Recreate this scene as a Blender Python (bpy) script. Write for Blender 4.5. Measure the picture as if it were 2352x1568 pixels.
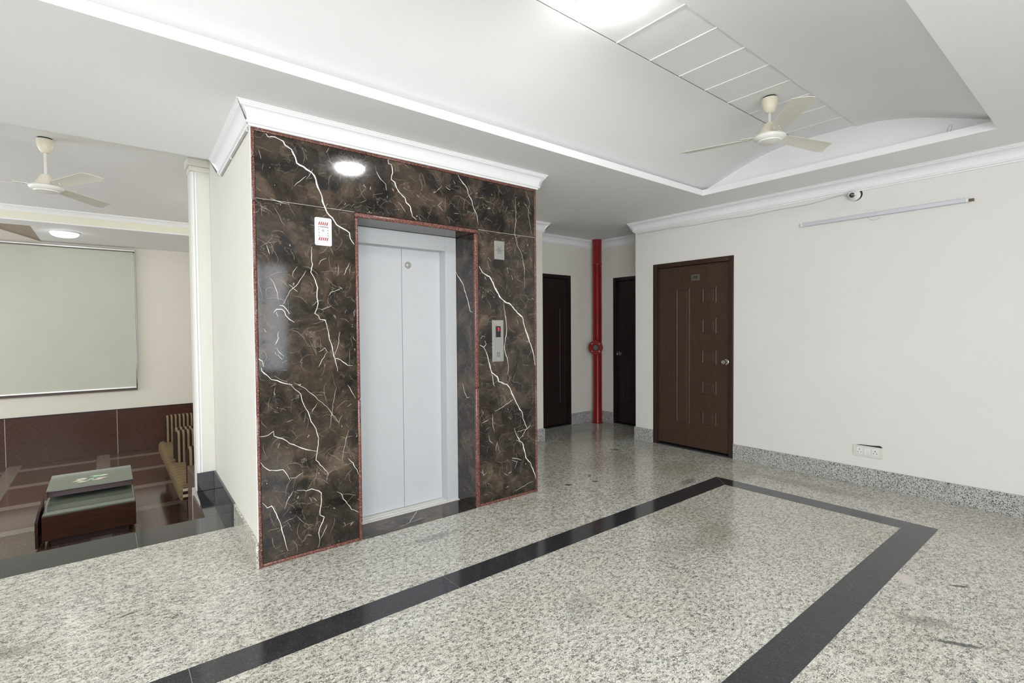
import bpy, bmesh, math, random
from mathutils import Vector, Matrix
random.seed(7)
for o in list(bpy.data.objects): bpy.data.objects.remove(o, do_unlink=True)
SC = bpy.context.scene
COL = SC.collection
sin, cos, pi = math.sin, math.cos, math.pi

# ------------------------------------------------------------------ camera
YAW, PITCH, ROLL, FPX = 0.6778, -0.0256, -0.0077, 1156.4
CAM = Vector((-0.641, -3.0818, 1.34))
fw = Vector((sin(YAW)*cos(PITCH), cos(YAW)*cos(PITCH), sin(PITCH)))
r0 = Vector((cos(YAW), -sin(YAW), 0)); u0 = r0.cross(fw)
rt = r0*cos(ROLL)+u0*sin(ROLL); up = -r0*sin(ROLL)+u0*cos(ROLL)
cd = bpy.data.cameras.new('camera'); cam = bpy.data.objects.new('camera', cd); COL.objects.link(cam)
cd.sensor_fit = 'HORIZONTAL'; cd.sensor_width = 36; cd.lens = FPX/2352*36; cd.clip_start = .02
m = Matrix((( rt.x, up.x, -fw.x, CAM.x), (rt.y, up.y, -fw.y, CAM.y), (rt.z, up.z, -fw.z, CAM.z), (0, 0, 0, 1)))
cam.matrix_world = m
SC.camera = cam
def bp(px, py, axis, val):
    """photo pixel -> point on the plane axis=val"""
    d = rt*((px-1176)/FPX)+up*(-(py-784)/FPX)+fw
    i = 'xyz'.index(axis); return CAM+d*((val-CAM[i])/d[i])

# ------------------------------------------------------------------ world, daylight, exposure
SC.view_settings.view_transform = 'Standard'; SC.view_settings.look = 'None'
SC.view_settings.gamma = 1; SC.view_settings.use_curve_mapping = False
SC.view_settings.exposure = 0.52
W = bpy.data.worlds.new('world'); SC.world = W; W.use_nodes = True
W.node_tree.nodes['Background'].inputs[0].default_value = (.82, .90, 1, 1)
W.node_tree.nodes['Background'].inputs[1].default_value = 1.0
DOME_E = 46.0          # dome lamp radiance
YF, XL = -5.6, -4.2    # wall behind the viewer, wall on the left (both outside the frame)
# unseen windows added to light the rooms; the narrow one follows a marble reflection: (axis of the wall, from, to, z0, z1, daylight watts)
WINS = [('y', -3.8, -2.1, .55, 2.5, 84), ('y', -1.85, -.15, .55, 2.5, 84), ('y', .9, 1.7, .65, 2.45, 12), ('x', -4.6, -2.8, .7, 2.35, 16), ('x', -1.6, .2, .7, 2.35, 8), ('x', 2.3, 3.9, .4, 2.3, 28), ('x', 4.6, 6.0, .4, 2.3, 27)]
def arealight(name, loc, rot, sx, sy, power, col):
    l = bpy.data.lights.new(name, 'AREA'); l.shape = 'RECTANGLE'; l.size = sx; l.size_y = sy; l.energy = power; l.color = col
    o = bpy.data.objects.new(name, l); COL.objects.link(o); o.location = loc; o.rotation_euler = rot; return o
for ax, a, b, z0, z1, pw in WINS:
    if ax == 'y': arealight('window_daylight', ((a+b)/2, YF-.04, (z0+z1)/2), (pi/2, 0, 0), b-a-.1, z1-z0-.1, pw, (.95, .98, 1))
    else: arealight('window_daylight', (XL-.04, (a+b)/2, (z0+z1)/2), (pi/2, 0, -pi/2), b-a-.1, z1-z0-.1, pw, (.97, .98, 1))

# ------------------------------------------------------------------ materials
MATS = {}
class NT:
    def __init__(s, name):
        s.m = bpy.data.materials.new(name); s.m.use_nodes = True; s.t = s.m.node_tree; s.n = s.t.nodes; s.l = s.t.links
        s.b = s.n['Principled BSDF']; MATS[name] = s.m
    def node(s, typ, ins=None, **kw):
        x = s.n.new(typ)
        for k, v in kw.items(): setattr(x, k, v)
        for k, v in (ins or {}).items(): s.set(x, k, v)
        return x
    def set(s, x, k, v):
        i = x.inputs[k]
        if isinstance(v, bpy.types.NodeSocket): s.l.new(v, i)
        elif isinstance(v, bpy.types.Node): s.l.new(v.outputs[0], i)
        else:
            if i.type == 'RGBA' and len(v) == 3: v = (*v, 1)
            i.default_value = v
    def math(s, op, a, b=None, c=None, clamp=False):
        d = {0: a}
        if b is not None: d[1] = b
        if c is not None: d[2] = c
        return s.node('ShaderNodeMath', d, operation=op, use_clamp=clamp).outputs[0]
    def vmath(s, op, a, b=None):
        d = {0: a}
        if b is not None: d[1] = b
        x = s.node('ShaderNodeVectorMath', d, operation=op); return x.outputs['Value'] if op in ('LENGTH', 'DISTANCE') else x.outputs[0]
    def ramp(s, f, stops, interp='LINEAR'):
        x = s.node('ShaderNodeValToRGB', {0: f}); r = x.color_ramp; r.interpolation = interp
        while len(r.elements) < len(stops): r.elements.new(.5)
        for e, (p, c) in zip(r.elements, stops):
            e.position = p; e.color = (c, c, c, 1) if isinstance(c, (int, float)) else (*c, 1)
        return x.outputs[0]
    def mix(s, f, a, b, blend='MIX'):
        x = s.node('ShaderNodeMix', data_type='RGBA', blend_type=blend)
        s.set(x, 0, f); s.set(x, 6, a); s.set(x, 7, b); return x.outputs[2]
    def pos(s, rand=True, scale=(1, 1, 1), rot=(0, 0, 0)):
        p = s.node('ShaderNodeNewGeometry').outputs['Position']
        if rand:
            r = s.node('ShaderNodeObjectInfo').outputs['Random']
            v = s.node('ShaderNodeCombineXYZ', {0: s.math('MULTIPLY', r, 37.), 1: s.math('MULTIPLY', r, 91.), 2: s.math('MULTIPLY', r, 53.)})
            p = s.vmath('ADD', p, v.outputs[0])
        return s.node('ShaderNodeMapping', {0: p, 2: rot, 3: scale}).outputs[0]
    def noise(s, v, scale, detail=4, rough=.55, dist=0):
        return s.node('ShaderNodeTexNoise', {'Vector': v, 'Scale': scale, 'Detail': detail, 'Roughness': rough, 'Distortion': dist})
    def vor(s, v, scale, feature='F1', **kw):
        return s.node('ShaderNodeTexVoronoi', {'Vector': v, 'Scale': scale, 'Randomness': 1.}, feature=feature, **kw)
    def out(s, col, rough=.5, spec=.5, metal=0, coat=0, bump=None, bstr=.1, bdist=.002):
        b = s.b; s.set(b, 'Base Color', col); s.set(b, 'Roughness', rough); s.set(b, 'Metallic', metal); s.set(b, 'Specular IOR Level', spec)
        if coat: s.set(b, 'Coat Weight', coat); s.set(b, 'Coat Roughness', .05)
        if bump is not None:
            x = s.node('ShaderNodeBump', {'Height': bump, 'Strength': bstr, 'Distance': bdist}); s.set(b, 'Normal', x.outputs[0])
        return s.m
def plain(name, col, rough=.5, spec=.5, metal=0, var=.06, nscale=6., coat=0):
    t = NT(name); n = t.noise(t.pos(), nscale, 5)
    c = t.ramp(n.outputs[0], [(.25, tuple(v*(1-var) for v in col)), (.75, tuple(min(1, v*(1+var)) for v in col))])
    return t.out(c, rough, spec, metal, coat)

plain('ceiling_paint', (.88, .88, .88), .7, .2, var=.012, nscale=2)
plain('gypsum', (.89, .89, .89), .6, .25, var=.01)
def wallpaint(name, col):
    t = NT(name); p = t.pos(False); n = t.noise(p, 1.6, 4); n2 = t.noise(p, 60, 3)
    c = t.ramp(n.outputs[0], [(.3, tuple(v*.975 for v in col)), (.7, col)])
    t.out(c, .55, .3, bump=n2.outputs[0], bstr=.05, bdist=.001)
wallpaint('wall_paint', (.80, .785, .72))
wallpaint('wall_paint_white', (.815, .79, .765))
wallpaint('lounge_paint', (.79, .755, .665))
wallpaint('beam_paint', (.80, .78, .64))
plain('pillar_paint', (.77, .755, .695), .5, .3, var=.015)

def granite_floor():
    t = NT('granite'); p = t.pos(True, (1, 1.55, 1), (0, 0, .5)); q = t.pos(False)
    w = t.noise(p, 40, 2); pw = t.vmath('ADD', p, t.vmath('MULTIPLY', t.vmath('SUBTRACT', w.outputs['Color'], (.5, .5, .5)), (.016, .016, .016)))
    v = t.vor(pw, 105); e = t.vor(pw, 105, 'DISTANCE_TO_EDGE')
    val = t.node('ShaderNodeSeparateColor', {0: v.outputs['Color']}).outputs[0]
    c = t.ramp(val, [(.0, (.22, .215, .21)), (.05, (.34, .33, .31)), (.10, (.58, .565, .52)), (.42, (.72, .70, .64)), (.7, (.81, .79, .72)), (1, (.88, .865, .81))])
    wn_ = t.noise(p, 34, 2); ew_ = t.math('DIVIDE', e.outputs[0], t.math('MAXIMUM', t.math('MULTIPLY', t.math('SUBTRACT', wn_.outputs[0], .36), 5.), .12))
    ed = t.ramp(ew_, [(.02, .14), (.14, 1.)])
    c = t.mix(.96, c, ed, 'MULTIPLY')
    g = t.noise(q, 420, 2); c = t.mix(.5, c, t.ramp(g.outputs[0], [(.35, .55), (.6, 1.)]), 'MULTIPLY')
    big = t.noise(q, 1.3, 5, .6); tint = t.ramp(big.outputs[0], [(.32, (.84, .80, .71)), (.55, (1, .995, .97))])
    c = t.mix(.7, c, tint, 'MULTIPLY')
    # stains and broad brown patches, edges broken by noise: (x, y, angle, half length, half width, colour, strength, seed)
    marks = [(*bp(px, py, 'z', 0)[:2], a_, L_, W_, c_, s_) for px, py, a_, L_, W_, c_, s_ in [
        (1410, 1032, -.65, .075, .022, (.02, .02, .02), .9), (1305, 1113, -.65, .04, .02, (.015, .015, .015), .95), (1366, 1105, -.65, .035, .016, (.03, .02, .015), .9),
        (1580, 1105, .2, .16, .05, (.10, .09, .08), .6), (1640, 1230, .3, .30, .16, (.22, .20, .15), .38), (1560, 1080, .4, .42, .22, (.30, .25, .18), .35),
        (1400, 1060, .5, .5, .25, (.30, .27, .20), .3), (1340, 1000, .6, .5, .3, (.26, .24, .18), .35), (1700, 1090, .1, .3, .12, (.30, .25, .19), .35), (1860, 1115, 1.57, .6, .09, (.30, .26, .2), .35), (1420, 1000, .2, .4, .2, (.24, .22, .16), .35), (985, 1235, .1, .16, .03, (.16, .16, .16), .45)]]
    for x, y, a, L, Wd, sc, st in marks+[
        (2.12, -2.63, -1.05, .115, .018, (.04, .04, .04), .85), (2.22, -2.50, -.95, .12, .05, (.12, .115, .105), .45),
        (2.745, -2.53, -.9, .055, .013, (.03, .03, .03), .95), (2.62, -2.335, .4, .075, .045, (.66, .60, .56), .85),
        (-.589, -.10, .25, .05, .012, (.06, .06, .06), .8), (1.03, -.27, .15, .20, .03, (.14, .14, .13), .4),
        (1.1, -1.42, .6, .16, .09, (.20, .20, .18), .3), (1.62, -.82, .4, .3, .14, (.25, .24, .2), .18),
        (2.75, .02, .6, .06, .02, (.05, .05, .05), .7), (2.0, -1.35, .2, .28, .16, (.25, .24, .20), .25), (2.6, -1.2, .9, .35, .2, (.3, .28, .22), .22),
        (3.55, .45, .1, .05, .012, (.02, .02, .02), .9), (-1.05, -.12, -.3, .22, .06, (.15, .16, .13), .35)]:
        mp = t.node('ShaderNodeMapping', {0: q, 1: (x, y, 0), 2: (0, 0, a), 3: (L, Wd, 1)}, vector_type='TEXTURE').outputs[0]
        d = t.vmath('LENGTH', t.vmath('MULTIPLY', mp, (1, 1, 0)))
        n = t.noise(q, 45, 3); d = t.math('ADD', d, t.math('MULTIPLY', t.math('SUBTRACT', n.outputs[0], .5), 1.1))
        f = t.math('MULTIPLY', t.ramp(d, [(.55, 1.), (1., 0.)]), st)
        c = t.mix(f, c, sc)
    rn = t.noise(q, 5, 4)
    t.out(c, t.ramp(rn.outputs[0], [(.3, .12), (.7, .20)]), .5)
granite_floor()
def speckle(name, stops, scale, rough=.3, seedrot=.3, spec=.5, grain=.5):
    t = NT(name); p = t.pos(True, (1, 1, 1), (seedrot, .2, seedrot)); v = t.vor(p, scale); val = t.node('ShaderNodeSeparateColor', {0: v.outputs['Color']}).outputs[0]
    c = t.ramp(val, stops); g = t.noise(p, scale*3, 2); c = t.mix(grain, c, t.ramp(g.outputs[0], [(.35, .5), (.62, 1.1)]), 'MULTIPLY')
    return t.out(c, rough, spec)
speckle('granite_skirting', [(0, (.05, .05, .055)), (.22, (.12, .12, .12)), (.34, (.42, .41, .39)), (.6, (.58, .57, .54)), (1, (.68, .67, .64))], 210, .3)
speckle('granite_red', [(0, (.04, .018, .014)), (.3, (.125, .04, .031)), (.7, (.185, .066, .05)), (.93, (.30, .16, .12)), (1, (.45, .33, .27))], 300, .22)
speckle('granite_brown', [(0, (.036, .014, .009)), (.4, (.066, .027, .0175)), (.8, (.088, .038, .025)), (1, (.11, .058, .05))], 230, .3, spec=.22, grain=.35)
speckle('granite_brown_floor', [(0, (.06, .032, .024)), (.4, (.10, .053, .039)), (.8, (.13, .071, .054)), (1, (.18, .11, .09))], 200, .13, grain=.35)
speckle('granite_band', [(0, (.16, .13, .105)), (.5, (.23, .19, .155)), (1, (.29, .245, .205))], 160, .15, grain=.3)
speckle('granite_black', [(0, (.022, .023, .026)), (.6, (.031, .032, .036)), (.95, (.045, .046, .05)), (1, (.09, .09, .09))], 320, .11, grain=.3)
speckle('granite_black_gloss', [(0, (.014, .015, .016)), (.6, (.022, .023, .025)), (.97, (.034, .034, .036)), (1, (.1, .1, .1))], 300, .07, grain=.3)
plain('grout', (.50, .49, .46), .8, .2)
plain('grout_dark', (.10, .09, .085), .8, .2)

def marble(name, shade=1.):
    t = NT(name); p = t.pos(True); q = t.pos(False)
    w = t.noise(p, 2.2, 6, .6); d1 = t.vmath('ADD', p, t.vmath('MULTIPLY', t.vmath('SUBTRACT', w.outputs['Color'], (.5, .5, .5)), (.35, .35, .35)))
    w2 = t.noise(p, 14, 3, .6); d2 = t.vmath('ADD', d1, t.vmath('MULTIPLY', t.vmath('SUBTRACT', w2.outputs['Color'], (.5, .5, .5)), (.07, .07, .07)))
    n = t.noise(d1, 4.2, 8, .66, .6); base = t.ramp(n.outputs[0], [(.36, (.008*shade, .0068*shade, .006*shade)), (.46, (.026*shade, .0195*shade, .015*shade)), (.58, (.062*shade, .044*shade, .031*shade)), (.72, (.105*shade, .076*shade, .054*shade)), (.85, (.17*shade, .13*shade, .098*shade))])
    v = t.vor(d2, 9); cellc = t.node('ShaderNodeSeparateColor', {0: v.outputs['Color']}).outputs[0]
    base = t.mix(.8, base, t.ramp(cellc, [(0, .5), (.5, .95), (.85, 1.2), (1, 1.9)]), 'MULTIPLY')
    fine = t.noise(p, 60, 4, .6); base = t.mix(.6, base, t.ramp(fine.outputs[0], [(.3, .7), (.7, 1.25)]), 'MULTIPLY')
    c = base
    for sc, th, thr0, thr1, colr, st, src in ((5.5, .009, .52, .62, (.38, .34, .29), .45, d2), (12, .012, .55, .66, (.30, .26, .21), .4, d2), (24, .025, .54, .66, (.28, .24, .19), .35, d1)):
        ed = t.vor(src, sc, 'DISTANCE_TO_EDGE'); line = t.ramp(ed.outputs[0], [(th*.25, 1.), (th, 0.)])
        msk = t.ramp(t.noise(p, sc*.8, 3).outputs[0], [(thr0, 0.), (thr1, 1.)])
        c = t.mix(t.math('MULTIPLY', t.math('MULTIPLY', line, msk), st), c, colr)
    t.out(c, t.ramp(fine.outputs[0], [(.3, .05), (.8, .12)]), .5)
marble('marble'); marble('marble_sill', 1.8)
plain('vein_white', (.80, .78, .73), .12, .5, var=.12, nscale=30)
plain('vein_tan', (.31, .26, .205), .12, .5, var=.3, nscale=40)
plain('caulk', (.75, .74, .72), .7, .2)

plain('lift_paint', (.555, .57, .588), .38, .4, var=.012)
plain('lift_frame_paint', (.535, .55, .567), .38, .4, var=.012)
plain('steel', (.62, .62, .60), .33, .5, 1, var=.05, nscale=40)
plain('steel_plate', (.50, .50, .48), .42, .5, .85, var=.05, nscale=40)
plain('chrome', (.75, .75, .75), .12, .5, 1, var=.02)
plain('dark_hole', (.01, .01, .01), .6, .2)
plain('black_plastic', (.012, .012, .014), .25)
plain('lens_glass', (.012, .012, .02), .06, .8)
plain('white_plastic', (.82, .82, .81), .35, .5, var=.01)
plain('white_plate', (.86, .86, .86), .3, .5, var=.01)
plain('cream_plastic', (.73, .72, .67), .35, var=.01)
plain('lavender_metal', (.62, .62, .68), .35, .5, .1, var=.02)
plain('red_print', (.42, .03, .04), .4); plain('grey_print', (.16, .16, .17), .4); plain('dark_ink', (.02, .018, .016), .5)
plain('fan_cream', (.80, .745, .60), .3, .5, var=.03)
plain('fan_blade', (.74, .72, .64), .38, .5, var=.03)
plain('fan_white', (.82, .81, .77), .28, .5, var=.02)
plain('fan_rod', (.70, .68, .64), .35)
plain('red_pipe_paint', (.235, .010, .012), .22, .5, var=.12, nscale=5)
plain('rubber_grey', (.12, .115, .11), .6)
plain('cable_grey', (.60, .59, .56), .5)
plain('conduit', (.40, .39, .36), .5)
plain('brass_plate', (.17, .155, .13), .4, .5, .5)
plain('blind_fabric', (.575, .585, .495), .75, .2, var=.02, nscale=3)
plain('aluminium', (.72, .71, .69), .3, .5, .7)
plain('window_dark', (.055, .035, .028), .4)
plain('window_glass', (.03, .035, .04), .05)
plain('plaster_gap', (.02, .02, .018), .9)
def wood(name, a, b, sc=(1, 1, 1), rough=.32):
    t = NT(name); p = t.pos(True, sc); n = t.noise(p, 8, 6, .6, .4)
    t.out(t.ramp(n.outputs[0], [(.3, a), (.7, b)]), rough, .4)
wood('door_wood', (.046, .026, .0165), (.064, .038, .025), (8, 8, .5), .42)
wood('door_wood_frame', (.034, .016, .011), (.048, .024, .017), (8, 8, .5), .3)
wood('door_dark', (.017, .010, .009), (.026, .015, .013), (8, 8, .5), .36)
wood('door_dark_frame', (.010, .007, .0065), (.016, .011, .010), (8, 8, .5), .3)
wood('table_wood', (.028, .0095, .0055), (.055, .0185, .0095), (.7, 6, 6), .3)
wood('table_wood_dark', (.028, .010, .009), (.045, .018, .015), (.7, 6, 6), .3)
wood('side_box_wood', (.11, .072, .054), (.14, .093, .072), (4, 4, 1), .4)
t = NT('table_glass'); t.out((.135, .16, .122), .06, .6)
t = NT('frosted_print'); t.out((.72, .74, .60), .5)
t = NT('green_print'); t.out((.42, .68, .48), .4)
t = NT('pink_print'); t.out((.70, .62, .50), .4)
def stripes():
    t = NT('striped_fabric'); q = t.pos(False); s = t.node('ShaderNodeSeparateXYZ', {0: q})
    fr = t.math('FRACT', t.math('MULTIPLY', s.outputs[0], 23.)); fr2 = t.math('FRACT', t.math('MULTIPLY', s.outputs[0], 31.))
    c = t.ramp(fr, [(0, (.028, .015, .010)), (.48, (.028, .015, .010)), (.53, (.24, .175, .10)), (.94, (.20, .15, .09)), (1, (.028, .015, .010))])
    n = t.noise(q, 300, 2); c = t.mix(.4, c, t.ramp(n.outputs[0], [(.3, .6), (.7, 1.2)]), 'MULTIPLY'); t.out(c, .85, .1)
    t = NT('seat_fabric'); q = t.pos(False); s = t.node('ShaderNodeSeparateXYZ', {0: q}); n0 = t.noise(q, 4, 2)
    ph = t.math('ADD', t.math('MULTIPLY', s.outputs[1], 9.), t.math('MULTIPLY', s.outputs[2], 20.)); fr = t.math('FRACT', ph)
    c = t.ramp(fr, [(0, (.07, .045, .024)), (.05, (.07, .045, .024)), (.12, (.155, .108, .052)), (.9, (.175, .125, .064)), (1, (.15, .105, .052))])
    n = t.noise(q, 300, 2); c = t.mix(.4, c, t.ramp(n.outputs[0], [(.3, .65), (.7, 1.2)]), 'MULTIPLY'); t.out(c, .8, .15)
    t = NT('seat_end_fabric'); q = t.pos(False); s = t.node('ShaderNodeSeparateXYZ', {0: q}); fr = t.math('FRACT', t.math('MULTIPLY', s.outputs[2], 18.))
    t.out(t.ramp(fr, [(0, (.03, .015, .01)), (.5, (.03, .015, .01)), (.55, (.45, .38, .27)), (1, (.45, .38, .27))]), .85, .1)
stripes()
def emit(name, col, st):
    t = NT(name); t.set(t.b, 'Base Color', col); t.set(t.b, 'Emission Color', col); t.set(t.b, 'Emission Strength', st)
emit('lamp_diffuser', (1, .99, .97), DOME_E); emit('lamp_diffuser_lounge', (1, .99, .97), 4.5); emit('led_red', (1, .05, .10), 1.0)

# ------------------------------------------------------------------ mesh helpers
class MB:
    def __init__(s): s.v = []; s.f = []; s.mi = []; s.cur = 0
    def add(s, vs, fs):
        o = len(s.v); s.v += [tuple(x) for x in vs]; s.f += [tuple(i+o for i in f) for f in fs]; s.mi += [s.cur]*len(fs); return s
    def box(s, x0, x1, y0, y1, z0, z1):
        return s.add([(x, y, z) for z in (z0, z1) for y in (y0, y1) for x in (x0, x1)],
                     [(0, 2, 3, 1), (4, 5, 7, 6), (0, 1, 5, 4), (2, 6, 7, 3), (0, 4, 6, 2), (1, 3, 7, 5)])
    def prism(s, poly, z0, z1):      # ccw polygon in xy
        n = len(poly)
        return s.add([(x, y, z0) for x, y in poly]+[(x, y, z1) for x, y in poly],
                     [tuple(range(n))[::-1], tuple(range(n, 2*n))]+[(i, (i+1) % n, n+(i+1) % n, n+i) for i in range(n)])
    def lathe(s, prof, c=(0, 0, 0), seg=32, M=None):   # prof [(r, z)], about local z
        n = len(prof); vs = []; fs = []
        for k in range(seg):
            a = 2*pi*k/seg
            for r, z in prof:
                p = Vector((r*cos(a), r*sin(a), z)); p = (M @ p) if M else p; vs.append(p+Vector(c))
        for k in range(seg):
            k2 = (k+1) % seg
            for i in range(n-1): fs.append((k*n+i, k2*n+i, k2*n+i+1, k*n+i+1))
        if prof[0][0] > 1e-6: fs.append(tuple(k*n for k in range(seg))[::-1])
        if prof[-1][0] > 1e-6: fs.append(tuple(k*n+n-1 for k in range(seg)))
        return s.add(vs, fs)
    def tube(s, pts, r, seg=8):
        pts = [Vector(p) for p in pts]; vs = []; fs = []
        for i, p in enumerate(pts):
            t = (pts[min(i+1, len(pts)-1)]-pts[max(i-1, 0)]).normalized()
            a = t.cross(Vector((0, 0, 1)) if abs(t.z) < .9 else Vector((1, 0, 0))).normalized(); b = t.cross(a)
            vs += [p+a*r*cos(2*pi*k/seg)+b*r*sin(2*pi*k/seg) for k in range(seg)]
        for i in range(len(pts)-1):
            for k in range(seg): fs.append((i*seg+k, i*seg+(k+1) % seg, (i+1)*seg+(k+1) % seg, (i+1)*seg+k))
        fs.append(tuple(range(seg))[::-1]); fs.append(tuple(range((len(pts)-1)*seg, len(pts)*seg)))
        return s.add(vs, fs)
    def quad(s, *p): return s.add(p, [tuple(range(len(p)))])
    def frustum_ring(s, P, U, V, N, w, h, bw, bh):     # raised moulding rectangle on a plane
        P, U, V, N = map(Vector, (P, U, V, N))
        def rect(i, o): return [P+U*(-w/2+i)+V*(-h/2+i)+N*o, P+U*(w/2-i)+V*(-h/2+i)+N*o, P+U*(w/2-i)+V*(h/2-i)+N*o, P+U*(-w/2+i)+V*(h/2-i)+N*o]
        loops = [rect(0, 0), rect(bw*.35, bh), rect(bw*.65, bh), rect(bw, -.002), rect(bw*1.6, .002)]
        vs = [p for l in loops for p in l]; fs = []
        for a in range(len(loops)-1):
            for k in range(4): fs.append((a*4+k, a*4+(k+1) % 4, a*4+4+(k+1) % 4, a*4+4+k))
        fs.append(tuple(range(len(vs)-4, len(vs)))); return s.add(vs, fs)
    def build(s, name, mat, parent=None, bevel=0, bseg=2, smooth=False, loc=None):
        me = bpy.data.meshes.new(name)
        vs = s.v if loc is None else [(x-loc[0], y-loc[1], z-loc[2]) for x, y, z in s.v]
        me.from_pydata(vs, [], s.f)
        mats = mat if isinstance(mat, (list, tuple)) else [mat]
        for q in mats: me.materials.append(MATS[q])
        if len(mats) > 1: me.polygons.foreach_set('material_index', s.mi)
        bm = bmesh.new(); bm.from_mesh(me); bmesh.ops.recalc_face_normals(bm, faces=bm.faces)
        if bevel: bmesh.ops.bevel(bm, geom=list(bm.edges), offset=bevel, segments=bseg, affect='EDGES', profile=.5, clamp_overlap=True)
        bm.to_mesh(me); bm.free()
        if smooth:
            me.shade_smooth()
            me.set_sharp_from_angle(angle=math.radians(smooth if smooth is not True else 40))
        o = bpy.data.objects.new(name, me); COL.objects.link(o)
        if loc is not None: o.location = loc
        if parent is not None:
            o.parent = parent; o.matrix_parent_inverse = Matrix.Translation(parent.matrix_world.translation).inverted() if False else Matrix()
            if loc is None: o.location = -Vector(PL.get(parent.name, (0, 0, 0)))
            else: o.location = Vector(loc)-Vector(PL.get(parent.name, (0, 0, 0)))
            PL[o.name] = tuple(loc) if loc is not None else (0, 0, 0)
        else: PL[o.name] = tuple(loc) if loc is not None else (0, 0, 0)
        return o
PL = {}      # world origin of each object, so children can be written in world coordinates
def tag(o, label=None, cat=None, group=None, kind=None):
    for k, v in (('label', label), ('category', cat), ('group', group), ('kind', kind)):
        if v: o[k] = v
    return o
def thing(name, label, cat, loc, group=None, kind=None):
    o = bpy.data.objects.new(name, None); COL.objects.link(o); o.empty_display_size = .1; o.location = loc; PL[o.name] = tuple(loc)
    return tag(o, label, cat, group, kind)
def struct(mb, name, mat, label, **kw): return tag(mb.build(name, mat, **kw), label, None, None, 'structure')
def copy_tree(o, parent=None):
    c = o.copy(); COL.objects.link(c); c.parent = parent
    for ch in list(o.children): copy_tree(ch, c)
    return c
def text_mesh(s, size, name, mat, parent, M):
    cu = bpy.data.curves.new(name, 'FONT'); cu.body = s; cu.size = size; cu.align_x = 'CENTER'; cu.align_y = 'CENTER'; cu.extrude = .0006; cu.offset = size*.028
    to = bpy.data.objects.new('tmp_text', cu); COL.objects.link(to); dg = bpy.context.evaluated_depsgraph_get()
    me = bpy.data.meshes.new_from_object(to.evaluated_get(dg)); bpy.data.objects.remove(to)
    me.transform(M); me.materials.clear(); me.materials.append(MATS[mat])
    o = bpy.data.objects.new(name, me); COL.objects.link(o); o.parent = parent; o.location = -Vector(PL[parent.name]); return o

# ------------------------------------------------------------------ dimensions
XR, ZC = 4.292, 2.577           # right wall, ceiling
ZTOP = 2.95
WF = 2.098                      # lift facade width
ZL, YL = -.50, 6.60             # lounge floor, lounge back wall
SB = .058                       # side wall runs slightly askew: x at y = 1.83
XA, YA, YC = 4.90, 1.84, .685   # alcove
XS, YS = 3.38, 1.33             # corner of the wall beside the lift
TX0, TX1, TY0, TY1 = -3.4, 3.762, -2.51, -.495   # ceiling tray
LZ = 2.76                       # lounge ceiling
BY, SZ = 4.82, 2.615            # lounge beam, low ceiling behind it

# ------------------------------------------------------------------ floors
fl = MB(); fl.box(XL-.15, XR, YF-.15, 1.085, -.62, -.0012); fl.box(XR-.3, XA+.15, .4, YA+.16, -.62, -.0013); fl.box(2.0, XR, 1.0, YA+.16, -.62, -.0014); fl.box(-.10, .7, 1.085, 1.98, -.62, -.0013)
floor = struct(fl, 'floor', 'grout', 'pale speckled granite floor of the lift lobby with a black inlaid border')
G = .0009
def slab(poly, mat, name, parent, z0=-.001, z1=0.):
    G = .0003 if mat == 'granite' else .0011
    cx = sum(p[0] for p in poly)/len(poly); cy = sum(p[1] for p in poly)/len(poly)
    q = []
    n = len(poly)
    for i in range(n):           # inset by G along both edge normals (ccw polygon)
        a, b, c = Vector(poly[i-1]), Vector(poly[i]), Vector(poly[(i+1) % n])
        e1 = (b-a).normalized(); e2 = (c-b).normalized(); n1 = Vector((-e1.y, e1.x)); n2 = Vector((-e2.y, e2.x))
        q.append(b+(n1+n2)*(G/(1+n1.dot(n2))))
    return MB().prism([(p.x, p.y) for p in q], z0, z1).build(name, mat, parent, loc=(cx, cy, z1))
def rect(x0, x1, y0, y1): return [(x0, y0), (x1, y0), (x1, y1), (x0, y1)]
BX0, BX1, BYT, BYB, BW = -3.3, 3.592, -.735, -2.283, .166
ycut_n = .78
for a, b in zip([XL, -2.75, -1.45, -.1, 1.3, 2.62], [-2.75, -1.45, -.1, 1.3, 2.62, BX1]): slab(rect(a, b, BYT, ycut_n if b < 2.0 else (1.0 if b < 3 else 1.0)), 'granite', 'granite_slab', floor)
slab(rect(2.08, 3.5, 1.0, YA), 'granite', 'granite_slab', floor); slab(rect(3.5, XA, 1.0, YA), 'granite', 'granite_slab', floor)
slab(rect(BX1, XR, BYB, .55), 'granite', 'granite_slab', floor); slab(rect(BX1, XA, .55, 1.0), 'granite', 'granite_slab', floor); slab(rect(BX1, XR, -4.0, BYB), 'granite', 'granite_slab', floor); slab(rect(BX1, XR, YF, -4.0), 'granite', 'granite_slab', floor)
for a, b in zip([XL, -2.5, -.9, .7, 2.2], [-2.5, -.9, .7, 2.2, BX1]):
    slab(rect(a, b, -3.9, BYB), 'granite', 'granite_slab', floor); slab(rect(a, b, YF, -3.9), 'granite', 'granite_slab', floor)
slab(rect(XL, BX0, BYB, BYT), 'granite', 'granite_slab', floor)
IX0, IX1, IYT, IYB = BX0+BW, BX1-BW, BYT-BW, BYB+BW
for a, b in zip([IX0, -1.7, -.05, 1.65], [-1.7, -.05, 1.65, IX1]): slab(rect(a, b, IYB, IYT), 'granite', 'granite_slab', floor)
tc = [BX0, -1.85, -.416, .755, 2.18]
for i, a in enumerate(tc):
    if i < 4: slab(rect(a, tc[i+1], IYT, BYT), 'granite_black', 'border_strip', floor)
slab([(2.18, IYT), (IX1, IYT), (BX1, BYT), (2.18, BYT)], 'granite_black', 'border_strip', floor)
slab([(IX1, IYB), (BX1, IYB), (BX1, BYT), (IX1, IYT)], 'granite_black', 'border_strip', floor)
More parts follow.
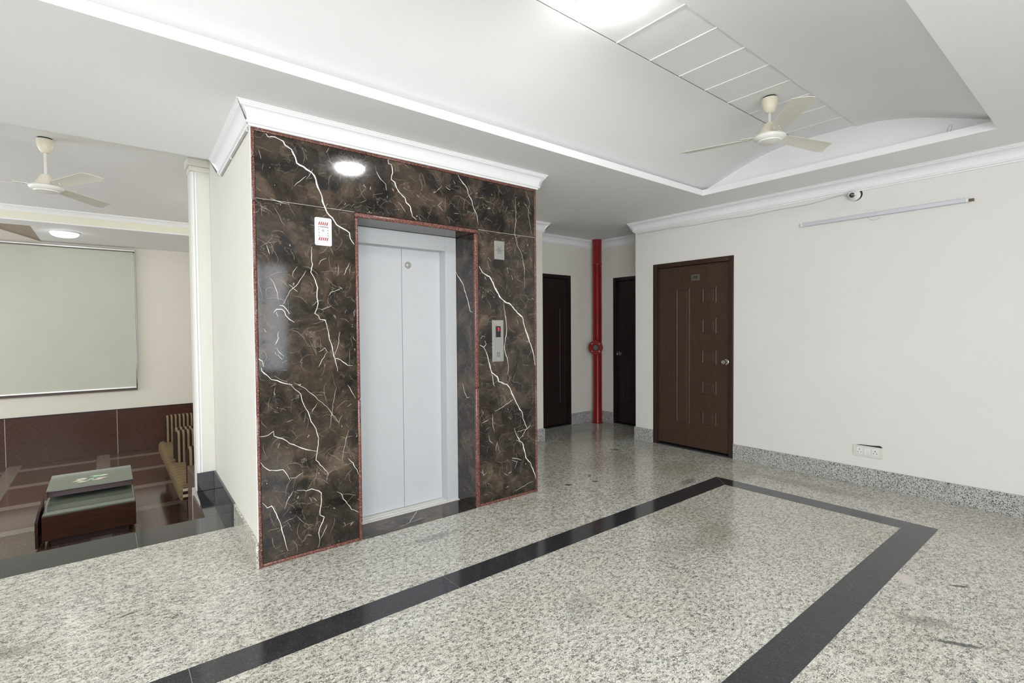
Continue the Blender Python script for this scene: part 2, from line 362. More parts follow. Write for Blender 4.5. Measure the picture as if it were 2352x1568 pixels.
bc = [BX0, -2.0, -.62, .76, 2.157, BX1]
for a, b in zip(bc[:-1], bc[1:]): slab(rect(a, b, BYB, IYB), 'granite_black', 'border_strip', floor)
slab(rect(BX0, IX0, IYB, IYT), 'granite_black', 'border_strip', floor)
# black nosing along the step and the ledge beside the side wall
nc = [XL, -3.25, -2.0, -.52, .02]
for a, b in zip(nc[:-1], nc[1:]): slab(rect(a, b, .782, 1.105), 'granite_black_gloss', 'step_nosing', floor, -.03, 0)
slab([(-.12, 1.107), (.04, 1.107), (SB, 1.83), (-.085, 1.83)], 'granite_black_gloss', 'step_nosing', floor, -.03, 0)
MB().box(XL, -.1, 1.085, 1.10, ZL, -.03).build('step_riser', 'granite_brown', floor)
MB().box(-.112, -.10, 1.1, 1.83, ZL, -.03).build('step_riser', 'granite_brown_floor', floor)
# lounge floor
lf = MB().box(XL-.15, 1.35, 1.0, YL+.15, -.75, ZL-.0012)
lfloor = struct(lf, 'floor_lounge', 'grout_dark', 'sunken lounge floor of polished brown granite with lighter bands')
bw = .15; xs = [-4.54+.94*k for k in range(7)]; ys = [1.46+.95*k for k in range(6)]   # band centres
xs = [x+.0 for x in (-4.54, -3.6, -2.62, -1.66, -.715, .22, 1.16)]; ys = [1.5, 2.43, 3.38, 4.31, 5.25, 6.2]
def clipr(x0, x1, y0, y1): return max(x0, XL), min(x1, 1.2), max(y0, 1.1), min(y1, YL)
def ltile(x0, x1, y0, y1, mat, name):
    x0, x1, y0, y1 = clipr(x0, x1, y0, y1)
    if x1-x0 > .02 and y1-y0 > .02: slab(rect(x0, x1, y0, y1), mat, name, lfloor, ZL-.001, ZL)
for i in range(-1, len(xs)):
    xa = xs[i]+bw/2 if i >= 0 else -6; xb = xs[i+1]-bw/2 if i+1 < len(xs) else 3
    for j in range(-1, len(ys)):
        ya = ys[j]+bw/2 if j >= 0 else 0; yb = ys[j+1]-bw/2 if j+1 < len(ys) else 8
        ltile(xa, xb, ya, yb, 'granite_brown_floor', 'floor_tile')
        if j >= 0: ltile(xa, xb, ys[j]-bw/2, ys[j]+bw/2, 'granite_band', 'band_tile')
    if i >= 0: ltile(xs[i]-bw/2, xs[i]+bw/2, 1.0, YL, 'granite_band', 'band_tile')

# ------------------------------------------------------------------ walls
w = MB(); DY0, DY1, DH = -.525, .437, 2.0625
w.box(XR, XR+.16, YF-.15, DY0, -.1, ZTOP); w.box(XR, XR+.16, DY1, YC, -.1, ZTOP); w.box(XR, XR+.16, DY0, DY1, DH, ZTOP)
struct(w, 'wall_right', 'wall_paint_white', 'plain white painted wall with a brown door')
w = MB().box(XR+.16, XA+.15, YC-.15, YC, -.1, ZTOP)
struct(w, 'wall_alcove_return', 'wall_paint', 'white return wall at the mouth of the alcove')
AY0, AY1, AH = .745, 1.535, 2.036
w = MB(); w.box(XA, XA+.15, YC, AY0, -.1, ZTOP); w.box(XA, XA+.15, AY1, YA+.15, -.1, ZTOP); w.box(XA, XA+.15, AY0, AY1, AH, ZTOP)
struct(w, 'wall_alcove_right', 'wall_paint', 'cream alcove wall with a dark door right of the red pipe')
AX0, AX1, AHL = 3.53, 4.372, 2.064
w = MB(); w.box(XS, AX0, YA, YA+.15, -.1, ZTOP); w.box(AX1, XA, YA, YA+.15, -.1, ZTOP); w.box(AX0, AX1, YA, YA+.15, AHL, ZTOP)
struct(w, 'wall_alcove_back', 'wall_paint', 'cream alcove wall with a dark door left of the red pipe')
w = MB().box(WF, XS, YS, YA+.15, -.1, ZTOP)
struct(w, 'wall_beside_elevator', 'wall_paint', 'narrow white wall set back to the right of the lift')
# lift shaft with marble front
OX0, OX1, OH = .605, 1.489, 2.046
w = MB(); w.prism([(0, .02), (OX0-.02, .02), (OX0-.02, 1.83), (SB, 1.83)], -.1, ZTOP)
w.box(OX1+.02, WF, .02, YS, -.1, ZTOP); w.box(OX0-.02, OX1+.02, .02, .55, OH+.02, ZTOP)
w.box(OX0-.02, OX1+.02, .42, .55, 0, OH+.02)
shaft = struct(w, 'wall_elevator', 'wall_paint', 'lift shaft with a brown marble front and white painted side wall')
HF = 2.465
def mslab(x0, x1, y0, y1, z0, z1, mat='marble', name='marble_slab'):
    c = ((x0+x1)/2, (y0+y1)/2, (z0+z1)/2); g = .0007
    return MB().box(x0+g, x1-g, y0, y1, z0+g, z1-g).build(name, mat, shaft, bevel=.0012, bseg=1, loc=c)
SL = .0185
mslab(SL, WF-SL, 0, .02, 2.076, HF-SL); mslab(SL, .583, 0, .02, .02, 2.076); mslab(1.523, WF-SL, 0, .02, .02, 2.076)
mslab(OX0-.02, OX0, .012, .262, 0, OH); mslab(OX1, OX1+.02, .012, .262, 0, OH); mslab(OX0-.02, OX1+.02, .012, .262, OH, OH+.02)
mslab(OX0, OX1, -.004, .235, -.011, .004, 'marble_sill', 'threshold_slab')
def strip(x0, x1, z0, z1, y0=-.004, bev=.003):
    c = ((x0+x1)/2, .01, (z0+z1)/2); g = .0006
    return MB().box(x0+g, x1-g, y0, .02, z0+g, z1-g).build('granite_strip', 'granite_red', shaft, bevel=bev, bseg=2, loc=c, smooth=50)
zc = [0, .44, .86, 1.26, 1.68, 2.06, 2.30, HF]
for a, b in zip(zc[:-1], zc[1:]): strip(0, SL, a, b); strip(WF-SL, WF, a, b)
xc = [SL, .7, 1.4, WF-SL]
for a, b in zip(xc[:-1], xc[1:]): strip(a, b, HF-SL, HF)
strip(SL, .583, 0, .02); strip(1.523, WF-SL, 0, .02)
zc = [0, .9, OH]
for a, b in zip(zc[:-1], zc[1:]):
    strip(.583, OX0+.001, a, b, -.006, .009); strip(OX1-.001, 1.523, a, b, -.006, .009)
strip(.583, 1.523, OH-.001, 2.076, -.006, .009)
cl = MB().box(-.004, .003, -.001, .02, .15, HF); cl.build('caulk_line', 'caulk', shaft)
# bold white veins (ribbons lying on the polished slabs)
def zz(ox, oy, s, pts): return [(ox+x/s, oy+y/s) for x, y in pts]
A = lambda *p: zz(540, 220, 3.178, p)
B = lambda *p: zz(540, 880, 3.178, p)
C = lambda *p: zz(570, 560, 4.611, p)
D = lambda *p: zz(1080, 680, 3.136, p)
veins = [
 (A((225, 275), (240, 300), (290, 300), (350, 330), (365, 360), (410, 390), (440, 450), (450, 490), (520, 535), (560, 560), (590, 610), (605, 670), (635, 740), (650, 800), (670, 850), (710, 890), (740, 940), (790, 970), (835, 1000), (840, 1040), (870, 1085)), .0105),
 (A((1140, 455), (1115, 470), (1120, 495), (1140, 500), (1150, 560), (1140, 610), (1165, 630), (1195, 700), (1240, 745), (1250, 780), (1280, 810), (1295, 880), (1325, 905)), .0085),
 (A((1615, 560), (1640, 605), (1690, 670), (1700, 710), (1730, 770), (1745, 830), (1765, 870), (1775, 940)), .006),
 (A((1030, 550), (1060, 605), (1100, 645), (1105, 690)), .004), (A((1190, 775), (1220, 810), (1245, 850)), .003), (A((255, 745), (300, 765), (360, 785), (395, 790)), .003),
 (A((2045, 740), (2050, 900), (2040, 1000), (2060, 1090), (2090, 1150), (2110, 1250), (2115, 1400)), .003),
 (A((2120, 690), (2150, 780), (2140, 870), (2165, 1010)), .0025), (A((430, 660), (470, 625), (520, 585)), .003), (A((1510, 770), (1480, 800), (1520, 840)), .0025),
 (C((675, 30), (670, 150), (682, 215), (663, 300), (700, 360), (735, 465), (728, 560), (740, 630), (730, 680), (705, 735), (745, 760), (760, 800), (815, 805), (830, 850), (850, 930), (860, 1010), (890, 1090), (905, 1180), (920, 1215), (935, 1280), (945, 1350)), .0062),
 (C((920, 1212), (980, 1228), (1030, 1265), (1058, 1287), (1108, 1288)), .005), (C((970, 930), (955, 1060), (915, 1180)), .003),
 (C((92, 1200), (120, 1225), (150, 1240), (165, 1300)), .005), (C((140, 1310), (145, 1345), (200, 1390), (245, 1435), (310, 1447), (380, 1475), (470, 1492)), .006),
 (C((610, 285), (550, 380), (510, 440), (440, 500), (400, 580), (360, 650)), .0028), (C((330, 650), (370, 655), (405, 690), (440, 740)), .006), (C((265, 730), (300, 692), (360, 692), (385, 715), (400, 760), (440, 800), (490, 830)), .005),
 (C((230, 360), (270, 410), (310, 520), (320, 600)), .0025), (C((195, 15), (215, 70), (225, 105)), .004), (C((840, 1140), (780, 1230), (745, 1300)), .0028), (C((745, 1145), (810, 1100), (845, 1150)), .0028),
 (C((1070, 200), (1030, 300), (1015, 330)), .0035), (C((745, 225), (770, 175), (830, 152)), .003), (C((320, 930), (320, 1000), (285, 1070)), .0035), (C((850, 550), (880, 510), (990, 465)), .0025), (C((300, 1100), (330, 1150), (380, 1190)), .0025),
 (B((395, 0), (420, 25), (480, 80), (500, 150), (540, 230), (555, 280), (590, 330), (610, 400), (600, 500), (590, 560), (640, 610), (680, 660), (670, 710)), .0052),
 (B((180, 390), (240, 380), (280, 350), (285, 385), (350, 405), (400, 440), (480, 470), (560, 490), (600, 497)), .0055),
 (B((185, 575), (210, 610), (250, 635), (350, 630), (385, 675), (400, 705)), .005),
 (B((450, 780), (520, 785), (560, 770), (610, 785), (630, 800), (630, 870), (620, 960), (650, 975), (630, 1030), (610, 1090), (620, 1140), (605, 1200)), .005),
 (B((200, 875), (235, 910), (265, 895), (300, 950), (330, 1020), (350, 1100), (370, 1170), (385, 1220)), .0062),
 (B((740, 790), (780, 810), (790, 845), (820, 880), (850, 920), (905, 940)), .004), (B((430, 0), (500, 30), (620, 130), (670, 170), (700, 210), (740, 265), (760, 290)), .003),
 (B((825, 545), (860, 580), (890, 630), (900, 665)), .005), (B((820, 10), (850, 60), (880, 110)), .003), (B((740, 30), (720, 130), (690, 330)), .0018), (B((830, 340), (800, 460), (780, 560)), .0022),
 (B((670, 1030), (650, 1080), (625, 1130)), .0035), (B((420, 790), (380, 860), (360, 920)), .0025), (B((595, 150), (560, 210)), .003), (B((500, 650), (440, 690), (400, 690)), .003),
 (D((65, -215), (90, -170), (140, -140), (165, -95), (175, -65), (195, -30), (210, 0), (250, 40), (290, 58), (340, 120), (375, 150), (390, 215), (415, 290), (440, 360), (460, 440), (470, 505)), .0125),
 (D((238, 40), (250, 130), (260, 190), (262, 250), (250, 340), (248, 385), (265, 440), (275, 520), (270, 560)), .0062),
 (D((70, 352), (95, 365), (110, 390), (125, 430), (140, 490), (155, 550), (195, 580), (205, 615), (265, 635), (285, 660), (300, 700), (325, 750), (350, 800), (375, 840), (380, 880), (410, 950)), .0105),
 (D((155, 560), (165, 610), (175, 650)), .006), (D((105, 320), (115, 345), (95, 370)), .004),
 (D((318, 950), (335, 1000), (355, 1040), (375, 1055), (390, 1110), (400, 1160), (430, 1195), (450, 1240), (470, 1300), (482, 1350)), .0095),
 (D((350, 1040), (395, 970), (435, 920)), .004), (D((335, 975), (410, 955), (440, 930)), .003), (D((175, 830), (250, 785), (310, 745)), .003), (D((85, 915), (130, 890)), .0035), (D((160, 850), (165, 940), (175, 975)), .003),
 (D((300, 1165), (340, 1170), (370, 1180)), .005), (D((320, 1240), (340, 1190), (300, 1180)), .003), (D((275, 1275), (300, 1260)), .004), (D((310, 1410), (380, 1370), (450, 1330)), .0028), (D((135, 1000), (140, 1040), (165, 1060)), .003), (D((195, 1060), (212, 1120)), .003), (D((90, 1250), (95, 1290), (120, 1270)), .004),
]
vm = MB(); rv = random.Random(3)
def ribbon(pts3, N, wd):
    N = Vector(N); fine = []
    for a, b in zip(pts3[:-1], pts3[1:]):
        L = (b-a).length; k = max(1, int(L/.018)); side = (b-a).normalized().cross(N)
        for i in range(k): fine.append(a.lerp(b, i/k)+side*(rv.uniform(-.0035, .0035) if i else 0))
    fine.append(pts3[-1]); n = len(fine); L = []; Rr = []
    for i, p in enumerate(fine):
        tg = (fine[min(i+1, n-1)]-fine[max(i-1, 0)]).normalized(); sd = tg.cross(N)
        u = i/(n-1); ww = wd*.36*(.35+.65*min(1, 5*u, 5*(1-u)))*rv.uniform(.6, 1.35)
        L.append(p+sd*ww); Rr.append(p-sd*ww)
    vm.add(L+Rr, [(i, i+1, n+i+1, n+i) for i in range(n-1)])
for pts, wd in veins:
    p3 = [bp(x, y, 'y', -.0005) for x, y in pts]
    ribbon(p3, (0, -1, 0), wd)
ribbon([bp(1000+x/6.03, 500+y/6.03, 'x', OX1-.0005) for x, y in ((285, 745), (320, 820), (360, 880), (390, 940), (410, 1020), (440, 1110), (460, 1190), (480, 1290), (515, 1310))], (-1, 0, 0), .010)
ribbon([bp(x, y, 'x', OX1-.0005) for x, y in B((1660, 0), (1672, 60), (1692, 105), (1712, 98))], (-1, 0, 0), .006)
ribbon([bp(x, y, 'z', .0046) for x, y in B((1330, 930), (1310, 960), (1280, 1000), (1272, 1018))], (0, 0, 1), .006)
ribbon([bp(x, y, 'z', .0046) for x, y in B((1200, 1050), (1290, 1010), (1400, 975))], (0, 0, 1), .004)
for z_, x0_, x1_ in ((2.0765, SL, .583), (2.0765, 1.523, WF-SL)): vm.quad((x0_, -.0004, z_-.0008), (x1_, -.0004, z_-.0008), (x1_, -.0004, z_+.0008), (x0_, -.0004, z_+.0008))
tag(vm.build('veining', 'vein_white', shaft), kind='stuff')
# the many short hairline veins between them
vbold = vm; rs = random.Random(21)
def scatter(n, wmin, wmax, lmin, lmax):
    for _ in range(n):
        x_, z_ = rs.uniform(.03, WF-.03), rs.uniform(.03, HF-.03); a_ = rs.choice((1.15, 2.2, .35, 1.9, 2.75))+rs.gauss(0, .35); L_ = rs.uniform(lmin, lmax); cv = rs.gauss(0, 9); P_ = []
        k_ = 5
        for i_ in range(k_):
            P_.append(Vector((x_, -.0003, z_))); x_ += cos(a_)*L_/k_; z_ += sin(a_)*L_/k_; a_ += cv*L_/k_+rs.gauss(0, .22)
        P_ = [q_ for q_ in P_ if SL < q_.x < WF-SL and .021 < q_.z < HF-SL and not (.58 < q_.x < 1.526 and q_.z < 2.08)]
        if len(P_) > 2: ribbon(P_, (0, -1, 0), rs.uniform(wmin, wmax))
vm = MB(); scatter(700, .0010, .0028, .04, .17); scatter(70, .005, .012, .015, .04); tag(vm.build('hairline_veins', 'vein_tan', shaft), kind='stuff')
vm = MB(); scatter(80, .0012, .0026, .02, .10); scatter(60, .003, .005, .004, .008); tag(vm.build('hairline_veins', 'vein_white', shaft), kind='stuff')

# lounge walls
w = MB(); w.box(SB, 1.35, 1.83, 1.98, -.7, ZTOP)
struct(w, 'wall_lounge_front', 'lounge_paint', 'painted wall behind the pillar closing the lounge')
struct(MB().box(1.2, 1.35, 1.98, YL+.15, -.7, ZTOP), 'wall_lounge_right', 'lounge_paint', 'lounge side wall behind the armchairs')
WX0, WX1, WZ0, WZ1 = -3.2, -.285, .47, 2.585
w = MB(); w.box(XL-.15, WX0, YL, YL+.15, -.7, ZTOP); w.box(WX1, 1.35, YL, YL+.15, -.7, ZTOP); w.box(WX0, WX1, YL, YL+.15, -.7, WZ0); w.box(WX0, WX1, YL, YL+.15, WZ1, ZTOP)
wlb = struct(w, 'wall_lounge_back', 'lounge_paint', 'cream lounge wall with a brown granite dado and a blind')
dx = [XL, -3.0, -1.75, -.545, .62, 1.2]
for a, b in zip(dx[:-1], dx[1:]):
    MB().box(a+.0015, b-.0015, YL-.02, YL, ZL, .158).build('dado_slab', 'granite_brown', wlb, bevel=.001, bseg=1, loc=((a+b)/2, YL, -.17))
for v in dx[1:-1]: MB().box(v-.003, v+.003, YL-.0205, YL-.001, ZL, .157).build('dado_joint', 'grout', wlb)
MB().box(XL, 1.2, YL-.026, YL, .158, .168).build('dado_cap', 'granite_black', wlb)
wf_, wl_ = MB(), MB()
def wallrun(mb, box, lo, hi, zlo, wins):
    cur = lo
    for a, b, z0, z1 in wins:
        box(mb, cur, a, zlo, ZTOP); box(mb, a, b, zlo, z0); box(mb, a, b, z1, ZTOP); cur = b
    box(mb, cur, hi, zlo, ZTOP)
wallrun(wl_, lambda m_, a, b, z0, z1: m_.box(XL-.15, XL, a, b, z0, z1), YF-.15, YL+.15, -.7, [w_[1:5] for w_ in WINS if w_[0] == 'x'])
wallrun(wf_, lambda m_, a, b, z0, z1: m_.box(a, b, YF-.15, YF, z0, z1), XL, XR, -.1, [w_[1:5] for w_ in WINS if w_[0] == 'y'])
struct(wl_, 'wall_left', 'wall_paint', 'window wall on the far left outside the frame')
struct(wf_, 'wall_front', 'wall_paint', 'window wall behind the viewer')
for k, (ax, a, b, z0, z1, pw) in enumerate(WINS):
    c_ = ((a+b)/2, YF-.02, z0) if ax == 'y' else (XL-.02, (a+b)/2, z0)
    wn = thing('window_%d' % (k+2), 'plain daylight window outside the frame', None, c_, kind='structure')
    f = MB()
    def fb(u0, u1, v0, v1): f.box(u0, u1, YF-.03, YF, v0, v1) if ax == 'y' else f.box(XL-.03, XL, u0, u1, v0, v1)
    fb(a, b, z0, z0+.05); fb(a, b, z1-.05, z1); fb(a, a+.05, z0, z1); fb(b-.05, b, z0, z1); fb((a+b)/2-.02, (a+b)/2+.02, z0, z1)
    f.build('window_frame', 'window_dark', wn)
# pillar
pl = thing('wall_pillar', 'slim cream pillar beside the lift side wall', None, (0, 1.9, 0), kind='structure')
MB().box(-.066, .10, 1.83, 1.98, 0, LZ).build('shaft', 'pillar_paint', pl)
MB().box(-.078, -.066, 1.85, 1.98, 0, LZ).build('side_panel', 'pillar_paint', pl)
MB().box(-.069, -.052, 1.822, 1.83, .152, 2.655).build('moulding', 'gypsum', pl, bevel=.003)
MB().box(-.047, -.032, 1.825, 1.83, .152, 2.655).build('moulding', 'gypsum', pl, bevel=.002)
cp = MB(); cp.box(-.085, .12, 1.815, 1.99, 2.66, 2.70); cp.box(-.10, .12, 1.80, 2.0, 2.70, LZ)
cp.build('capital', 'pillar_paint', pl, bevel=.006)

# ------------------------------------------------------------------ ceilings
cmb = MB(); ZR = ZC+.053
for x0, x1, y0, y1 in ((XL-.1, TX0, YF-.1, 1.14), (TX1, XR+.05, YF-.1, 1.14), (TX0, TX1, YF-.1, TY0), (TX0, TX1, TY1, 1.14)): cmb.box(x0, x1, y0, y1, ZC, ZR)
cmb.box(2.0, XA+.1, 1.14, YA+.1, ZC, ZR); cmb.box(XR+.05, XA+.1, YC-.1, 1.14, ZC, ZR); cmb.box(XL-.1, 1.3, 1.09, 1.14, ZR, ZTOP)
ceil = struct(cmb, 'ceiling', 'ceiling_paint', 'white false ceiling with a vaulted tray recess')
STZ = 2.868; SY0, SY1 = -1.732, -1.307; sb = .085
def vz(u, h): return ZR+h*(sin(u*pi/2)**1.25)
prof = []; K = 16
for i in range(K+1): prof.append((TY1+sb-(TY1+sb-SY1)*i/K, vz(i/K, STZ-.004-ZR)))
prof2 = []
for i in range(K+1): prof2.append((SY0-(SY0-(TY0-sb))*i/K, vz(1-i/K, STZ-.012-ZR)))
def vault(pr, name):
    mb = MB(); n = len(pr); mb.add([(TX0-.05, y, z) for y, z in pr]+[(TX1+.075, y, z) for y, z in pr], [(i, n+i, n+i+1, i+1) for i in range(n-1)])
    o = mb.build(name, 'ceiling_paint', ceil, smooth=60); return o
vault(prof, 'vault_side'); vault(prof2, 'vault_side')
ew = MB(); pts = prof+[(SY1, STZ+.02), (SY0, STZ+.02)]+prof2
for xx in (TX0-.05, TX1+.075): ew.add([(xx, y, z) for y, z in pts]+[(xx, TY0-sb, ZR-.02), (xx, TY1+sb, ZR-.02)], [tuple(range(len(pts)+2))])
ew.build('vault_end', 'ceiling_paint', ceil)
MB().box(TX0-.1, TX1+.1, SY0-.1, SY1+.1, STZ+.006, STZ+.03).build('panel_backing', 'gypsum', ceil)
jx = [TX0-.04]
x = 1.232-.294*15
jx = [1.232+.2925*k for k in range(-15, 9)]; jx = [TX0-.05]+[v for v in jx if v > TX0]+[TX1+.075]
for a, b in zip(jx[:-1], jx[1:]):
    MB().box(a+.002, b-.002, SY0+.006, SY1, STZ, STZ+.006).build('ceiling_panel', 'gypsum', ceil, loc=((a+b)/2, -1.52, STZ))
for v in jx[1:-1]: MB().box(v-.003, v+.003, SY0+.006, SY1, STZ-.004, STZ+.002).build('joint_bead', 'gypsum', ceil, loc=(v, -1.52, STZ))
MB().box(TX0-.05, TX1+.075, SY0-.012, SY0+.006, STZ-.012, STZ+.004).build('edge_bead', 'gypsum', ceil)
struct(MB().box(XL-.1, XA+.2, YF-.15, YL+.15, ZTOP, ZTOP+.05), 'ceiling_slab', 'ceiling_paint', 'structural slab above the false ceiling')
# lounge ceiling
lc = MB(); lc.box(XL-.1, 1.3, 1.14, BY, LZ, LZ+.05)
struct(lc, 'ceiling_lounge', 'ceiling_paint', 'white lounge ceiling with a hanging fan')
RX, RY = -1.325, 5.25
lw = MB(); lw.box(RX, 1.3, BY+.12, YL+.05, SZ, SZ+.05); lw.box(XL-.1, RX, BY+.12, RY, SZ, SZ+.05)
low = struct(lw, 'ceiling_lounge_low', 'ceiling_paint', 'lowered white ceiling strip above the blind')
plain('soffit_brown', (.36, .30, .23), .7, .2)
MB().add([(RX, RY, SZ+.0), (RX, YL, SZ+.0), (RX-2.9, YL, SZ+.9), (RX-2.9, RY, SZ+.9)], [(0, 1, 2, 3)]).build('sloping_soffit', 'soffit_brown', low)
beam = struct(MB().box(XL-.1, 1.3, BY, BY+.12, SZ-.004, ZTOP), 'beam', 'beam_paint', 'pale yellow ceiling beam across the lounge')
MB().box(XL, 1.2, BY-.012, BY+.12, SZ-.014, SZ-.002).build('edge_bead', 'gypsum', beam)

# ------------------------------------------------------------------ cornice, skirting
CP = [(0, -.112), (.012, -.112), (.014, -.102), (.024, -.099), (.026, -.088), (.018, -.084)]
for k in range(9):
    a = pi/2*k/8; CP.append((.018+.040*(1-cos(a)), -.082+.060*sin(a)))
CP += [(.060, -.021), (.060, -.015), (.067, -.013), (.067, -.006), (.074, -.004), (.074, 0)]
def cornice(path, zc, names, mat='gypsum', prof=CP, closed_ends=True):
    n = len(path); P = [Vector(p) for p in path]; nm = []
    for a, b in zip(P[:-1], P[1:]):
        d = (b-a).normalized(); nm.append(Vector((d.y, -d.x)))
    mit = [nm[0]]+[(nm[i]+nm[i+1])/(1+nm[i].dot(nm[i+1])) for i in range(n-2)]+[nm[-1]]
    out = []
    for i in range(n-1):
        if not names[i]: continue
        mb = MB(); k = len(prof)
        vs = [(P[j].x+mit[j].x*d, P[j].y+mit[j].y*d, zc+z) for j in (i, i+1) for d, z in prof]
        mb.add(vs, [(q, q+1, k+q+1, k+q) for q in range(k-1)]+[tuple(range(k)), tuple(range(k, 2*k))[::-1]])
        out.append(struct(mb, names[i][0], mat, names[i][1], smooth=35))
    return out
cornice([(.036, 1.139), (0, .0), (WF, 0), (WF, YS), (XS, YS), (XS, YA), (XA, YA), (XA, YC), (XR, YC), (XR, YF)], ZC,
        [('trim_1', 'white cornice over the painted lift side wall'), ('trim_2', 'white cornice above the marble lift front'), ('trim_3', 'white cornice on the hidden right flank of the lift shaft'),
         ('trim_4', 'short white cornice on the wall set back beside the lift'), None, ('trim_5', 'white cornice above the dark door left of the pipe'),
         ('trim_6', 'white cornice above the dark door right of the pipe'), ('trim_7', 'white cornice return at the alcove mouth'), ('trim_8', 'long white cornice along the right wall')])
cornice([(XL, BY), (1.2, BY)], LZ, [('trim_9', 'white cornice on top of the yellow lounge beam')], prof=[(0, -.06), (.008, -.06), (.012, -.05), (.03, -.03), (.05, -.012), (.055, -.01), (.055, 0)])
SK, ST = .153, .014
def skirt(name, label, mat, *boxes):
    mb = MB()
    for b in boxes: mb.box(*b)
    return struct(mb, name, mat, label, bevel=.0015, bseg=1)
def askew(y): return SB*(y-.02)/1.81
struct(MB().prism([(-ST, .001), (0, .001), (askew(.78), .78), (askew(.78)-ST, .78)], 0, SK), 'baseboard_side_wall', 'granite', 'grey granite skirting at the foot of the lift side wall', bevel=.0015, bseg=1)
struct(MB().prism([(askew(.782)-ST, .782), (askew(.782), .782), (SB, 1.829), (SB-ST, 1.829)], .001, SK), 'baseboard_ledge', 'granite_black_gloss', 'black granite skirting along the ledge beside the step')
struct(MB().box(-.078, SB-ST, 1.815, 1.829, .001, SK), 'baseboard_pillar', 'granite_black_gloss', 'black granite tile at the foot of the cream pillar', bevel=.0015, bseg=1)
skirt('baseboard_beside_elevator', 'short granite skirting on the wall set back beside the lift', 'granite_skirting', (WF, XS+ST, YS-ST, YS, 0, SK))
skirt('baseboard_alcove_back', 'granite skirting between the dark left door and the red pipe', 'granite_skirting', (AX1, XA-ST, YA-ST, YA, 0, SK))
skirt('baseboard_alcove_right', 'granite skirting between the red pipe and the dark right door', 'granite_skirting', (XA-ST, XA, AY1, YA, 0, SK))
skirt('baseboard_right_end', 'short granite skirting left of the numbered brown door', 'granite_skirting', (XR-ST, XR, DY1+.001, YC+ST, 0, SK), (XR, XA, YC, YC+ST, 0, SK))
skirt('baseboard_right', 'long granite skirting right of the numbered brown door', 'granite_skirting', (XR-ST, XR, YF, DY0-.001, 0, SK))

# ------------------------------------------------------------------ lift door
ld = thing('door_4', 'pale grey two-panel lift door with a small round peephole', None, (1.047, .3, .004), kind='structure')
MB().box(OX0+.001, .694, .25, .40, .006, OH-.001).build('jamb', 'lift_frame_paint', ld, bevel=.0015)
MB().box(1.391, OX1-.001, .25, .40, .006, OH-.001).build('jamb', 'lift_frame_paint', ld, bevel=.0015)
MB().box(.695, 1.390, .25, .40, 1.936, OH-.001).build('header', 'lift_frame_paint', ld, bevel=.0015)
MB().box(.695, 1.0645, .331, .366, .016, 1.936).build('door_panel', 'lift_paint', ld, bevel=.002)
MB().box(1.05, 1.085, .37, .38, .016, 1.936).build('meeting_seal', 'rubber_grey', ld)
rp = MB().box(1.0675, 1.390, .331, .366, .016, 1.936).build('door_panel', 'lift_paint', ld, bevel=.002)
pc = bp(937, 609, 'y', .33)
MY = Matrix.Rotation(pi/2, 4, 'X')       # local z -> -y
MB().lathe([(0, .003), (.012, .004), (.014, .008), (.022, .008), (.024, .006), (.025, 0)], pc, 28, MY).build('peephole', 'steel_plate', rp, smooth=40)
MB().lathe([(0, .0055), (.007, .0052), (.010, .0042)], pc, 20, MY).build('peephole_glass', 'steel', rp)
sl = MB(); sl.box(OX0, OX1, .236, .268, 0, .008); sl.box(OX0, OX1, .272, .30, 0, .012); sl.box(OX0, OX1, .304, .42, 0, .014)
sl.build('door_track', 'cream_plastic', ld)

# lift call panel, intercom, fire switch
def yplate(name, label, cat, p0, p1, mat, th=.003, bev=.001):
    a, b = bp(*p0, 'y', 0), bp(*p1, 'y', 0); c = ((a.x+b.x)/2, 0, (a.z+b.z)/2)
    th_o = thing(name, label, cat, c); MB().box(a.x, b.x, -th, -.0002, b.z, a.z).build('plate', mat, th_o, bevel=bev); return th_o, a, b
def dot(x, z, r, y, mat, parent, name, seg=12, h=.001): return MB().lathe([(0, h), (r*.8, h), (r, 0)], (x, y, z), seg, MY).build(name, mat, parent)
cpn, a, b = yplate('call_panel', 'brushed steel lift call panel with a red digit display', 'call panel', (1130, 735), (1156.5, 829), 'steel_plate')
a2, b2 = bp(1138, 749, 'y', 0), bp(1149.5, 774, 'y', 0)
ds = MB().box(a2.x, b2.x, -.0045, -.003, b2.z, a2.z).build('display', 'black_plastic', cpn, bevel=.0006)
cx, cz, sw, sh = (a2.x+b2.x)/2+.001, a2.z-.024, .0068, .0115; sg = MB(); y0, y1, tk = -.0058, -.0044, .0028
for zo in (-sh, 0, sh): sg.box(cx-sw, cx+sw, y0, y1, cz+zo-tk/2, cz+zo+tk/2)
for zo in (-sh, 0): sg.box(cx+sw-tk, cx+sw, y0, y1, cz+zo+tk*.7, cz+zo+sh-tk*.7)
tag(sg.build('digit', 'led_red', ds), label='glowing red digit 3')
a3, b3 = bp(1141, 808.5, 'y', 0), bp(1147.5, 819, 'y', 0)
bt = MB().box(a3.x, b3.x, -.0045, -.003, b3.z, a3.z).build('call_button', 'grey_print', cpn, bevel=.0008)
mx, mz = (a3.x+b3.x)/2, (a3.z+b3.z)/2
MB().add([(mx-.006, -.0048, mz+.001), (mx+.006, -.0048, mz+.001), (mx, -.0048, mz+.009)], [(0, 1, 2)]).add([(mx-.006, -.0048, mz-.003), (mx+.006, -.0048, mz-.003), (mx, -.0048, mz-.011)], [(0, 1, 2)]).build('arrow_print', 'steel', bt)
for zz_ in (a.z-.022, b.z+.022): dot((a.x+b.x)/2, zz_, .004, -.003, 'chrome', cpn, 'screw')
ip, a, b = yplate('intercom_plate', 'small steel speaker plate with radial holes above the call panel', 'intercom', (1135, 552), (1158, 597), 'steel_plate')
